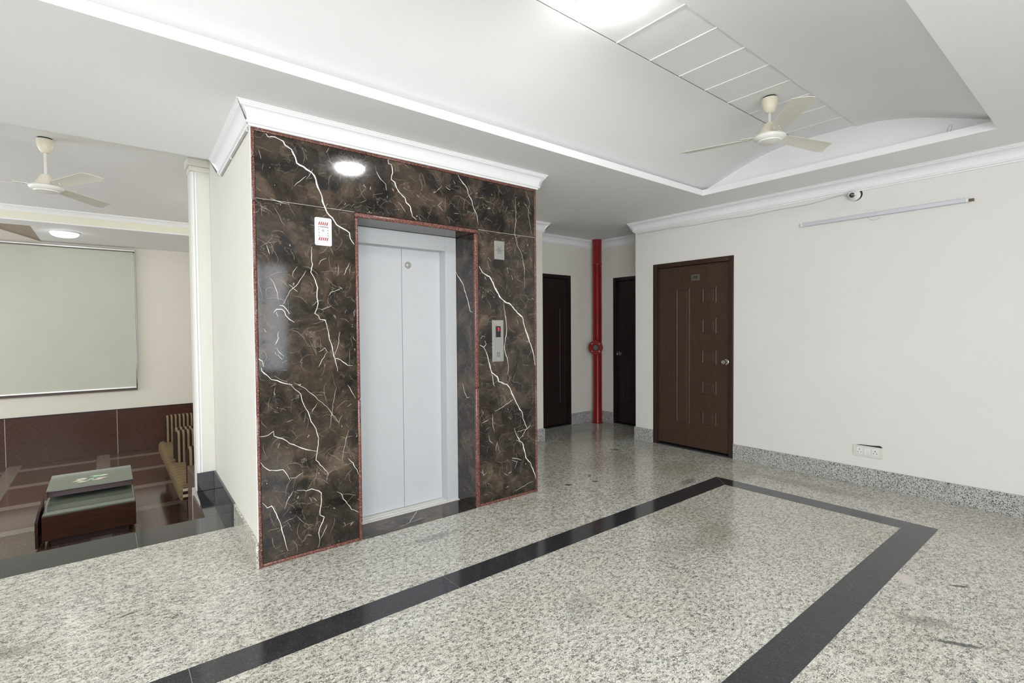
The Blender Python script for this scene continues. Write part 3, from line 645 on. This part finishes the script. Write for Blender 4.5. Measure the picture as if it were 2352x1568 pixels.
mx, mz = (a.x+b.x)/2, (a.z+b.z)/2; hm = MB()
for k in range(12):
    for r in ((.013, .02, .027, .034) if k % 2 == 0 else (.016, .024)):
        hm.lathe([(0, .0006), (.0021, .0006), (.0023, 0)], (mx+r*cos(k*pi/6), -.003, mz+r*sin(k*pi/6)), 8, MY)
for k in range(10): hm.lathe([(0, .0006), (.0018, .0006), (.002, 0)], (mx+.007*cos(k*pi/5), -.003, mz+.007*sin(k*pi/5)), 6, MY)
tag(hm.build('speaker_holes', 'dark_hole', ip), kind='stuff')
for zz_ in (a.z-.012, b.z+.012): dot(mx, zz_, .004, -.003, 'chrome', ip, 'screw')
a, b = bp(722, 498, 'y', 0), bp(761.5, 566, 'y', 0)
fs = thing('fire_switch', 'white lift fire switch plate with red hazard stripes', 'switch', ((a.x+b.x)/2, 0, (a.z+b.z)/2)); rc = []
for cx_, cz_, a0 in ((b.x-.009, a.z-.009, 0), (a.x+.009, a.z-.009, 1), (a.x+.009, b.z+.009, 2), (b.x-.009, b.z+.009, 3)):
    for k in range(5): t_ = (a0+k/4)*pi/2; rc.append((cx_+.009*cos(t_), cz_+.009*sin(t_)))
n_ = len(rc); MB().add([(x_, -.006, z_) for x_, z_ in rc]+[(x_, -.0002, z_) for x_, z_ in rc], [tuple(range(n_)), tuple(range(n_, 2*n_))[::-1]]+[(i, n_+i, n_+(i+1) % n_, (i+1) % n_) for i in range(n_)]).build('plate', 'white_plate', fs)
mx, mz = (a.x+b.x)/2, (a.z+b.z)/2+.002; st = MB()
for zc_ in (.046, -.046):
    for k in range(5):
        x0 = mx-.026+k*.0118; st.add([(x0-.005, -.0066, mz+zc_-.010), (x0+.0018, -.0066, mz+zc_-.010), (x0+.009, -.0066, mz+zc_+.010), (x0+.0022, -.0066, mz+zc_+.010)], [(0, 1, 2, 3)])
tag(st.build('hazard_stripes', 'red_print', fs), label='red diagonal hazard stripes', kind='stuff')
dm = MB()
for sx_ in (-.027, .027):
    for k in range(4): dm.box(mx+sx_-.002, mx+sx_+.002, -.0065, -.006, mz-.03+k*.017, mz-.022+k*.017)
tag(dm.build('dashed_border', 'grey_print', fs), kind='stuff')
MB().box(mx-.02, mx+.024, -.010, -.006, mz-.022, mz+.024).build('rocker_cover', 'white_plastic', fs, bevel=.002)
MB().box(mx-.02, mx+.024, -.0105, -.006, mz+.024, mz+.028).build('cover_edge', 'grey_print', fs)
MB().lathe([(0, .016), (.006, .016), (.009, .010), (.010, 0)], (mx-.006, -.006, mz+.002), 16, MY).build('key_lever', 'chrome', fs, smooth=40)
dot(mx-.002, b.z+.03, .004, -.006, 'steel', fs, 'screw')

# ------------------------------------------------------------------ room doors
def knob(P, N, parent, mat='chrome', s=1.):
    N = Vector(N); M = N.to_track_quat('Z', 'Y').to_matrix().to_4x4()
    k = MB().lathe([(.030*s, 0), (.030*s, .004*s), (.012*s, .008*s), (.010*s, .03*s), (.022*s, .038*s), (.026*s, .05*s), (.022*s, .062*s), (.008*s, .064*s), (.007*s, .060*s), (0, .060*s)], P, 24, M).build('knob', mat, parent, smooth=40)
    return k
d1 = thing('door_1', 'brown panelled door with a number plate and a steel knob', None, (XR, -.044, 0), kind='structure')
f = .05
def frame_x(x0, x1, y0, y1, h, fwid, parent, mat):
    MB().box(x0, x1, y0+.001, y0+fwid, 0, h-.001).build('frame_jamb', mat, parent, bevel=.006, smooth=40)
    MB().box(x0, x1, y1-fwid, y1-.001, 0, h-.001).build('frame_jamb', mat, parent, bevel=.006, smooth=40)
    MB().box(x0, x1, y0+fwid, y1-fwid, h-fwid, h-.001).build('frame_head', mat, parent, bevel=.006, smooth=40)
frame_x(XR-.006, XR+.12, DY0, DY1, DH, f, d1, 'door_wood_frame')
LX = XR+.03
leaf = MB().box(LX, LX+.035, DY0+f+.002, DY1-f-.002, .03, DH-f-.003).build('leaf', 'door_wood', d1, bevel=.001)
def pan_x(p0, p1, parent, mat):
    a, b = bp(*p0, 'x', LX), bp(*p1, 'x', LX)
    MB().frustum_ring((LX, (a.y+b.y)/2, (a.z+b.z)/2), (0, -1, 0), (0, 0, 1), (-1, 0, 0), abs(a.y-b.y), abs(a.z-b.z), .024, .0042).build('panel_moulding', mat, parent)
for p0, p1 in (((1611.5, 659), (1645.5, 695.5)), ((1611.5, 730), (1645.5, 766.5)), ((1611, 801.5), (1645.5, 838)), ((1611, 872.5), (1645.5, 909)), ((1611, 942), (1645, 980))): pan_x(p0, p1, leaf, 'door_wood')
pan_x((1552, 663.5), (1584, 975), leaf, 'door_wood')
kp = bp(1668, 831, 'x', LX); knob(Vector((LX, kp.y, kp.z)), (-1, .0, 0), leaf)
a, b = bp(1588, 631.5, 'x', LX), bp(1607.5, 642, 'x', LX); c = ((a+b)/2)
pz0, pz1 = b.z-.005, a.z+.002
npl = MB().box(LX-.004, LX-.0005, b.y, a.y, pz0, pz1).build('number_plate', 'brass_plate', leaf, bevel=.0008)
text_mesh('105', .043, 'number', 'dark_ink', npl, Matrix.Translation((LX-.0046, c.y+.004, (pz0+pz1)/2)) @ Matrix.Rotation(-pi/2, 4, 'Z') @ Matrix.Rotation(pi/2, 4, 'X'))
MB().box(XR-.002, XR+.1, DY0+f, DY1-f, 0, .014).build('threshold', 'granite_black', d1)
MB().box(XR+.121, XR+.15, DY0, DY1, -.01, DH).build('backing', 'plaster_gap', d1)
# alcove doors
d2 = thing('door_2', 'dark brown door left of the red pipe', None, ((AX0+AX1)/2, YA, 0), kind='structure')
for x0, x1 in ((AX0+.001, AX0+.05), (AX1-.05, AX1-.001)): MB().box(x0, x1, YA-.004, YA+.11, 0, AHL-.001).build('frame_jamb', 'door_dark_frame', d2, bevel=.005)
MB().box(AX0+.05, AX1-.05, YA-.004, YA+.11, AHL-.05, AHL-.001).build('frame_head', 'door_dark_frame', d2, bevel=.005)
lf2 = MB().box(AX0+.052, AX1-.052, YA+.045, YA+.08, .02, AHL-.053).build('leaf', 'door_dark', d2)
def arch_moulding(fn, w0, w1, z0, z1, rise, parent, mat):
    pts = [fn(w0, z0), fn(w1, z0), fn(w1, z1-rise)]
    for k in range(1, 12):
        t_ = k/12; pts.append(fn(w1+(w0-w1)*t_, z1-rise+rise*sin(pi*t_)))
    pts += [fn(w0, z1-rise), fn(w0, z0)]
    MB().tube(pts, .006, 6).build('panel_moulding', mat, parent)
arch_moulding(lambda a, z: (a, YA+.045, z), 3.68, 4.20, .32, 1.75, .14, lf2, 'door_dark')
MB().box(AX0+.05, AX1-.05, YA+.0, YA+.1, 0, .012).build('threshold', 'granite_black', d2)
knob(Vector((3.63, YA+.045, .98)), (0, -1, 0), lf2, s=.9)
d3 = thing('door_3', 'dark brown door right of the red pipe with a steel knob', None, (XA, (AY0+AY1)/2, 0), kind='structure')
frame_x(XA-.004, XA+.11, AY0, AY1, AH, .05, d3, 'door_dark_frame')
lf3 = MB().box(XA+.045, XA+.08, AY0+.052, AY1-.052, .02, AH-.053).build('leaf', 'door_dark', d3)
arch_moulding(lambda a, z: (XA+.045, a, z), .87, 1.36, .32, 1.75, .14, lf3, 'door_dark')
kp = bp(1424, 811.5, 'x', XA+.045); knob(Vector((XA+.045, kp.y, kp.z)), (-1, 0, 0), lf3, s=.9)
MB().box(XA, XA+.1, AY0+.05, AY1-.05, 0, .012).build('threshold', 'granite_black', d3)

MB().box(AX0, AX1, YA+.112, YA+.14, -.01, AHL).build('backing', 'plaster_gap', d2)
MB().box(XA+.112, XA+.14, AY0, AY1, -.01, AH).build('backing', 'plaster_gap', d3)

# ------------------------------------------------------------------ red riser pipe
PX, PY, PR = 4.755, 1.70, .064
rp_ = thing('fire_riser_pipe', 'tall red fire riser pipe in the alcove corner between two dark doors', 'pipe', (PX, PY, 0))
MB().lathe([(PR, .001), (PR, 2.22), (PR+.004, 2.225), (PR+.004, 2.24), (PR, 2.245), (PR, ZC-.002)], (PX, PY, 0), 36).build('pipe', 'red_pipe_paint', rp_, smooth=40)
MB().lathe([(PR+.02, .0005), (PR+.02, .004), (PR+.002, .008)], (PX, PY, 0), 36).build('floor_collar', 'red_pipe_paint', rp_, smooth=40)
od = Vector((-.95, -.60, 0)).normalized(); MO = od.to_track_quat('Z', 'Y').to_matrix().to_4x4(); OP = Vector((PX, PY, 1.068))
br_ = MB().lathe([(.045, .03), (.045, .125), (.098, .126), (.100, .130), (.100, .142), (.097, .145), (.047, .145), (.042, .140), (.042, .09), (0, .09)], OP, 36, MO).build('flanged_outlet', 'red_pipe_paint', rp_, smooth=40)
MB().lathe([(.041, .091), (.0, .092)], OP, 24, MO).build('outlet_mouth', 'rubber_grey', br_)
side = od.cross(Vector((0, 0, 1)))
for k in range(4):
    a_ = pi/4+k*pi/2; p = OP+od*.1455+(side*cos(a_)+Vector((0, 0, 1))*sin(a_))*.072
    MB().lathe([(0, .002), (.006, .002), (.0065, 0)], p, 10, MO).build('bolt_hole', 'white_plastic', br_)

# ------------------------------------------------------------------ right wall fittings
cc = bp(1963, 449, 'x', XR); cm = thing('security_camera', 'white dome security camera under the right wall cornice', 'camera', (XR, cc.y, cc.z-.05))
MX = Matrix.Rotation(-pi/2, 4, 'Y')     # local z -> -x
MB().lathe([(.052, .0), (.052, .001), (.0, .001)], (XR-.0003, cc.y-.006, cc.z+.004), 32, MX).build('mount_hole', 'plaster_gap', cm)
MB().lathe([(.046, .0), (.046, .010), (.042, .016), (.036, .02), (0, .02)], (XR, cc.y, cc.z), 32, MX).build('base_ring', 'white_plastic', cm, smooth=40)
gd = (CAM-Vector((XR, cc.y, cc.z))).normalized(); gd = (gd+Vector((0, .12, 0))).normalized(); MG = gd.to_track_quat('Z', 'Y').to_matrix().to_4x4(); gc = Vector((XR-.03, cc.y+.006, cc.z))
ball = [(.036*sin(pi*k/16), -.036*cos(pi*k/16)) for k in range(0, 12)]
bl_ = MB().lathe([(max(r, 1e-7) if i else 0, z) for i, (r, z) in enumerate(ball)]+[(.024, .03), (.021, .034), (.0195, .031), (0, .031)], gc, 32, MG).build('eyeball', 'white_plastic', cm, smooth=40)
MB().lathe([(0, .0345), (.012, .034), (.0205, .0315), (.0205, .030)], gc, 24, MG).build('lens', 'lens_glass', bl_, smooth=40)
wl = MB(); wp = [bp(x_, y_+4, 'x', XR-.010) for x_, y_ in ((1464, 534), (1540, 520), (1600, 512), (1660, 500), (1720, 492), (1780, 479), (1860, 465), (1905, 452), (1935, 444), (1948, 446))]
tag(wl.tube(wp, .0035, 6).build('camera_cable', 'cable_grey'), 'thin white cable sagging under the right wall cornice', 'cable')
ta, tb = bp(1844, 514.5, 'x', XR-.02), bp(2218, 462.5, 'x', XR-.02); tz = (ta.z+tb.z)/2
tl = thing('tube_light_batten', 'long empty pale tube light batten on the right wall', 'light fitting', (XR, (ta.y+tb.y)/2, tz))
MB().box(XR-.030, XR-.0005, tb.y, ta.y, tz-.016, tz+.016).build('housing', 'lavender_metal', tl, bevel=.004)
MB().box(XR-.034, XR-.001, ta.y, ta.y+.016, tz-.018, tz+.014).build('end_cap', 'white_plastic', tl, bevel=.003)
MB().box(XR-.034, XR-.001, tb.y-.016, tb.y, tz-.018, tz+.014).build('end_cap', 'white_plastic', tl, bevel=.003)
MB().box(XR-.02, XR-.001, tb.y-.045, tb.y-.016, tz-.012, tz+.006).build('end_bracket', 'side_box_wood', tl)
wq = bp(2003, 488, 'x', XR)
MB().tube([(XR-.002, wq.y+.035, tz+.016), (XR-.006, wq.y+.02, tz+.045), (XR-.008, wq.y-.01, tz+.05), (XR-.006, wq.y-.025, tz+.035), (XR-.004, wq.y-.02, tz+.016)], .0016, 6).build('loose_wire', 'white_plastic', tl)
MB().tube([(XR-.002, wq.y+.03, tz-.016), (XR-.003, wq.y+.01, tz-.04), (XR-.003, wq.y-.03, tz-.045), (XR-.002, wq.y-.06, tz-.03)], .0012, 6).build('loose_wire', 'conduit', tl)
sa, sb_ = bp(1960, 1032, 'x', XR), bp(2028, 1041, 'x', XR)
Y1, Y0 = sa.y, sb_.y; Z0, Z1 = .246, .336
so = thing('socket_panel', 'cream wall socket panel with two sockets above the skirting', 'socket', (XR, (Y0+Y1)/2, Z0))
MB().box(XR-.010, XR-.0005, Y0, Y1, Z0, Z1).build('plate', 'cream_plastic', so, bevel=.002)
MB().add([(XR-.0012, Y1-.014, Z1), (XR-.0012, Y0+.006, Z1), (XR-.0012, Y0+.004, Z1+.006), (XR-.0012, Y0+.02, Z1+.016), (XR-.0012, Y0+.07, Z1+.010), (XR-.0012, Y1-.05, Z1+.006)], [(0, 1, 2, 3, 4, 5)]).build('plaster_gap', 'plaster_gap', so)
wdt = (Y1-Y0)
for k, (u0, u1) in enumerate(((.13, .33), (.37, .60), (.65, .87))):
    yb_, ya_ = Y1-wdt*u1, Y1-wdt*u0
    if k == 1:
        for q in range(2):
            y2, y3 = yb_+(ya_-yb_)*q/2+.001, yb_+(ya_-yb_)*(q+1)/2-.001
            MB().box(XR-.0145 if q else -.013+XR, XR-.009, y2, y3, Z0+.018, Z1-.016).build('rocker_switch', 'white_plastic', so, bevel=.0015)
    else:
        sk_ = MB().box(XR-.0125, XR-.009, yb_, ya_, Z0+.018, Z1-.016).build('socket_module', 'white_plastic', so, bevel=.001)
        hm = MB(); yc_ = (ya_+yb_)/2; zc_ = (Z0+Z1)/2
        for dy, dz, r in ((0, .012, .0042), (.011, -.010, .0034), (-.011, -.010, .0034))+(((.009, .001, .002), (-.009, .001, .002)) if k == 2 else ()):
            hm.lathe([(0, .0004), (r, .0004), (r, 0)], (XR-.0126, yc_+dy, zc_+dz), 10, MX)
        hm.build('pin_holes', 'dark_hole' if k == 2 else 'rubber_grey', sk_)
# conduit under the side wall cornice
pc0, pc1 = bp(567, 278, 'x', -.006), bp(511.5, 390, 'x', .022)
p_a, p_b = Vector((-.006, .02, ZC-.122)), Vector((.030, 1.10, ZC-.122))
cdt = thing('conduit_wire', 'thin grey wire along the lift side wall under the cornice', 'wire', p_a)
MB().tube([p_a, p_b], .004, 8).build('wire', 'conduit', cdt)
for tt in (.02, .55, .99):
    p = p_a.lerp(p_b, tt); MB().box(p.x-.006, p.x+.006, p.y-.008, p.y+.008, p.z-.006, p.z+.006).build('clip', 'white_plastic', cdt)
# loose wires on the tray rim
q = bp(2180, 302, 'x', TX1+.012)
tag(MB().tube([(TX1+.01, q.y+.012, ZR), (TX1+.008, q.y+.005, ZR+.03), (TX1+.006, q.y-.004, ZR+.042), (TX1+.006, q.y-.016, ZR+.04), (TX1+.008, q.y-.012, ZR+.015), (TX1+.01, q.y-.006, ZR)], .0016, 6).build('loose_wire', 'conduit'), 'small loop of bare wire poking over the tray rim', 'wire')

# ------------------------------------------------------------------ fans
def fan(name, label, loc, zmount, angles, drop, radius):
    cx, cy = loc; root = thing(name, label, 'ceiling fan', (cx, cy, zmount), 'ceiling fans'); z = zmount
    zh = z-drop                     # blade plane
    MB().lathe([(.020, z-.0005), (.042, z-.0005), (.042, z-.004), (.020, z-.004)], (cx, cy, 0), 24).build('mount_hole', 'dark_hole', root)
    MB().lathe([(.028, z-.006), (.049, z-.010), (.050, z-.03), (.045, z-.062), (.033, z-.092), (.022, z-.105), (.014, z-.108)], (cx, cy, 0), 32).build('canopy', 'fan_cream', root, smooth=40)
    MB().lathe([(.0105, z-.10), (.0105, zh+.085)], (cx, cy, 0), 16).build('downrod', 'fan_rod', root, smooth=40)
    pr = [(.018, zh+.092), (.030, zh+.088)]
    for k in range(5): pr += [(.036+.008*k, zh+.078-.014*k), (.039+.008*k, zh+.075-.014*k)]
    pr += [(.075, zh+.012), (.06, zh+.008), (0, zh+.008)]
    MB().lathe(pr, (cx, cy, 0), 32).build('motor_cover', 'fan_cream', root, smooth=40)
    MB().lathe([(.06, zh+.012), (.094, zh+.006), (.101, zh-.003), (.098, zh-.012), (.082, zh-.024), (.073, zh-.028), (.070, zh-.034), (.066, zh-.034), (.05, zh-.041), (0, zh-.044)], (cx, cy, 0), 40).build('motor_disc', 'fan_white', root, smooth=35)
    for a in angles:
        a = math.radians(a); M = Matrix.Translation((cx, cy, zh)) @ Matrix.Rotation(a, 4, 'Z') @ Matrix.Translation((.0, 0, .006)) @ Matrix.Rotation(math.radians(-11), 4, 'X')
        N = 14; vs = []; fs = []
        for i in range(N+1):
            u = i/N; xx = .115+(radius-.115)*u; hw = .046+.018*u
            if u > .93: hw *= (1-((u-.93)/.07)**2*.28)
            if u < .08: hw *= .78+.22*(u/.08)
            for v in (-1, -.5, 0, .5, 1): vs.append(M @ Vector((xx+(.02*v if u > .95 else 0), hw*v, .004*(1-v*v))))
        for i in range(N):
            for j in range(4): fs.append((i*5+j, i*5+5+j, i*5+6+j, i*5+1+j))
        n = len(vs); vs += [v-Vector((0, 0, .0022)) for v in vs]; fs += [tuple(n+q for q in f[::-1]) for f in fs]
        rim = [j for j in range(5)]+[i*5+4 for i in range(1, N+1)]+[N*5+j for j in (3, 2, 1, 0)]+[i*5 for i in range(N-1, 0, -1)]
        for p, q in zip(rim, rim[1:]+rim[:1]): fs.append((p, q, n+q, n+p))
        bl = MB().add(vs, fs).build('blade', 'fan_blade', root, smooth=40)
        bk = MB(); bvs = [Vector((.085, -.022, .004)), Vector((.175, -.030, .008)), Vector((.185, 0, .008)), Vector((.175, .030, .008)), Vector((.085, .022, .004))]
        bk.add([M @ p for p in bvs]+[M @ (p+Vector((0, 0, .004))) for p in bvs], [(4, 3, 2, 1, 0), (5, 6, 7, 8, 9)]+[(i, (i+1) % 5, 5+(i+1) % 5, 5+i) for i in range(5)])
        bk.build('blade_bracket', 'fan_blade', bl)
        rv_ = MB()
        for dx, dy in ((.14, -.018), (.14, .018), (.168, 0)): rv_.lathe([(0, -.002), (.004, -.0015), (.0045, .001)], M @ Vector((dx, dy, .0)), 8)
        tag(rv_.build('rivets', 'fan_white', bl), kind='stuff')
    return root
fan('ceiling_fan', 'cream three-blade ceiling fan hanging in the vaulted tray', (2.838, -1.521), STZ, (107, 222, 345), .262, .575)
fan('ceiling_fan', 'cream three-blade ceiling fan hanging in the lounge', (-.962, 1.965), LZ, (298, 55, 176), .355, .60)

# ------------------------------------------------------------------ dome lamps
def dome(label, x, y, z, r, mat='lamp_diffuser'):
    root = thing('ceiling_light', label, 'ceiling light', (x, y, z), 'round dome ceiling lights')
    MB().lathe([(r*1.04, z-.0005), (r*1.04, z-.012), (r*.98, z-.014), (r*.98, z-.0005)], (x, y, 0), 40).build('base_ring', 'white_plastic', root, smooth=40)
    pr = [(r*.98*cos(pi/2*k/8)**.7 if k < 8 else 0, z-.013-.052*sin(pi/2*k/8)) for k in range(9)]
    MB().lathe(pr, (x, y, 0), 32).build('diffuser', mat, root, smooth=60)
dome('glowing round dome light in the vaulted tray near the fan', 1.16, -1.55, STZ, .135)
dome('glowing round dome light on the low lounge ceiling above the blind', -1.03, 5.55, SZ, .145, 'lamp_diffuser_lounge')
dome('round dome light at the far end of the vaulted tray behind the viewer', -2.1, -1.50, STZ, .155)  # unseen lamp, added to brighten the left part of the hall
dome('round dome light on the lounge ceiling hidden behind the pillar', .62, 3.3, LZ, .145)

# ------------------------------------------------------------------ lounge window and blind
wn = thing('window_1', 'dark framed lounge window hidden behind a roller blind', None, ((WX0+WX1)/2, YL, WZ0), kind='structure')
f = MB(); f.box(WX0, WX0+.06, YL+.01, YL+.06, WZ0, WZ1); f.box(WX1-.06, WX1-.0, YL+.01, YL+.06, WZ0, WZ1); f.box(WX0, WX1, YL+.01, YL+.06, WZ0, WZ0+.05); f.box(WX0, WX1, YL+.01, YL+.06, WZ1-.05, WZ1); f.box(-1.8, -1.74, YL+.01, YL+.06, WZ0, WZ1)
f.build('window_frame', 'window_dark', wn)
MB().box(WX0+.05, WX1-.05, YL+.03, YL+.036, WZ0+.04, WZ1-.04).build('pane', 'window_glass', wn)
MB().box(WX0, WX1, YL-.03, YL+.01, WZ0-.03, WZ0-.002).build('sill', 'side_box_wood', wn)
bd = thing('roller_blind', 'large pale grey-green roller blind pulled down over the lounge window', 'blind', (-1.72, YL-.06, .5))
BY_ = YL-.06
MB().box(-3.15, -.298, BY_-.004, BY_-.001, .50, 2.53).build('fabric', 'blind_fabric', bd)
MB().box(-3.17, -.284, BY_-.035, BY_+.045, 2.552, 2.574).build('head_rail', 'aluminium', bd, bevel=.004)
rl = MB(); rl.lathe([(.024, 0), (.024, 2.85)], (-3.15, BY_+.012, 2.525), 16, Matrix.Rotation(pi/2, 4, 'Y')); rl.build('roller', 'blind_fabric', bd, smooth=40)
MB().box(-3.15, -.298, BY_-.014, BY_+.006, .478, .502).build('bottom_bar', 'aluminium', bd, bevel=.004)
MB().tube([(-.285, BY_-.01, 2.53), (-.284, BY_-.01, 1.6), (-.286, BY_-.012, .9), (-.29, BY_-.012, .56), (-.295, BY_-.012, .9), (-.294, BY_-.01, 2.53)], .003, 6).build('cord', 'white_plastic', bd)

# ------------------------------------------------------------------ coffee table
tb_ = thing('coffee_table', 'low two-tier dark wood coffee table with green-grey glass tops', 'coffee table', (-.79, 3.2, ZL))
TXa, TXb = -1.103, -.465
MB().box(TXa+.05, TXb-.05, 2.75, 3.7, ZL+.001, ZL+.07).build('plinth', 'table_wood_dark', tb_)
MB().box(TXa, TXb, 2.675, 3.75, ZL+.07, -.219).build('body', 'table_wood', tb_, bevel=.004)
MB().box(TXa+.004, TXb-.004, 2.68, 3.745, -.219, -.207).build('glass_top', 'table_glass', tb_, bevel=.003)
MB().box(TXa+.06, TXb-.06, 3.34, 3.70, -.207, -.170).build('riser', 'table_wood_dark', tb_)
MB().box(TXa+.006, TXb-.008, 3.12, 3.75, -.170, -.118).build('upper_tier', 'table_wood_dark', tb_, bevel=.003)
gt = MB().box(TXa+.002, TXb-.004, 3.112, 3.755, -.118, -.107).build('glass_top', 'table_glass', tb_, bevel=.003)
PZ = [0.]
def petals(mat, lst, name):
    mb = MB()
    for x_, y_, a_, L, wd in lst:
        PZ[0] += .00004
        mb.add([(x_+cos(a_)*L*(u-.5)-sin(a_)*wd*v, y_+sin(a_)*L*(u-.5)+cos(a_)*wd*v, -.1064+PZ[0]) for u, v in ((0, 0), (.25, -.8), (.6, -1), (1, 0), (.6, 1), (.25, .8))], [tuple(range(6))])
    tag(mb.build(name, mat, gt), kind='stuff')
pr_ = random.Random(5)
petals('frosted_print', [(-.795+sx*.07+pr_.uniform(-.03, .03), 3.36+sy*.08+pr_.uniform(-.03, .03), pr_.uniform(-.3, .6), .09, .018) for sx in (-1, 1) for sy in (-1, 0, 1) for _ in range(2)], 'floral_print')
petals('green_print', [(-.79, 3.35, .9, .07, .022), (-.765, 3.47, .25, .09, .02), (-.75, 3.44, .5, .08, .02)], 'floral_print')
petals('pink_print', [(-.865, 3.38, .1, .06, .02), (-.73, 3.35, .2, .07, .02), (-.87, 3.33, -.2, .06, .018)], 'floral_print')
sp = MB(); sp.prism([(-1.148, 2.70), (-1.128, 2.70), (-1.108, 3.0), (-1.125, 3.0)], ZL+.015, -.27)
sp.add([(-1.148, 2.70, -.27), (-1.128, 2.70, -.27), (-1.108, 3.0, -.27), (-1.125, 3.0, -.27), (-1.132, 2.76, -.19), (-1.115, 2.76, -.19), (-1.104, 3.0, -.135), (-1.118, 3.0, -.135)], [(0, 1, 5, 4), (1, 2, 6, 5), (2, 3, 7, 6), (3, 0, 4, 7), (4, 5, 6, 7)])
sp.build('side_panel', 'table_wood_dark', tb_)

# ------------------------------------------------------------------ armchairs
def armchair(label, y0, y1):
    root = thing('armchair', label, 'armchair', (.3, (y0+y1)/2, ZL), 'striped armchairs behind the pillar'); AW = .16
    MB().box(-.05, .74, y0+.03, y1-.03, ZL+.001, ZL+.22).build('base', 'side_box_wood', root)
    for ya in (y0, y1-AW):
        MB().box(-.085, .76, ya, ya+AW, ZL+.04, .255).build('arm', 'striped_fabric', root, bevel=.055, bseg=4, smooth=60)
    MB().box(.58, .78, y0+.02, y1-.02, ZL+.1, .33).build('backrest', 'striped_fabric', root, bevel=.05, bseg=4, smooth=60)
    cu = MB().box(-.15, .6, y0-.005, y1+.005, -.245, -.085).build('seat_cushion', 'seat_fabric', root, bevel=.045, bseg=4, smooth=60)
    MB().box(-.125, .0, y0-.009, y0-.002, -.225, -.105).build('cushion_end', 'seat_end_fabric', cu, bevel=.003)
    return root
armchair('brown striped armchair nearest the pillar', 2.42, 3.575)
armchair('brown striped armchair farther from the pillar, nearest the dado', 3.61, 4.86)
tag(MB().box(-.088, .55, 1.99, 2.40, ZL+.001, .098).build('side_box', 'side_box_wood', bevel=.004), 'low brown box between the pillar foot and the nearest armchair', 'side box')
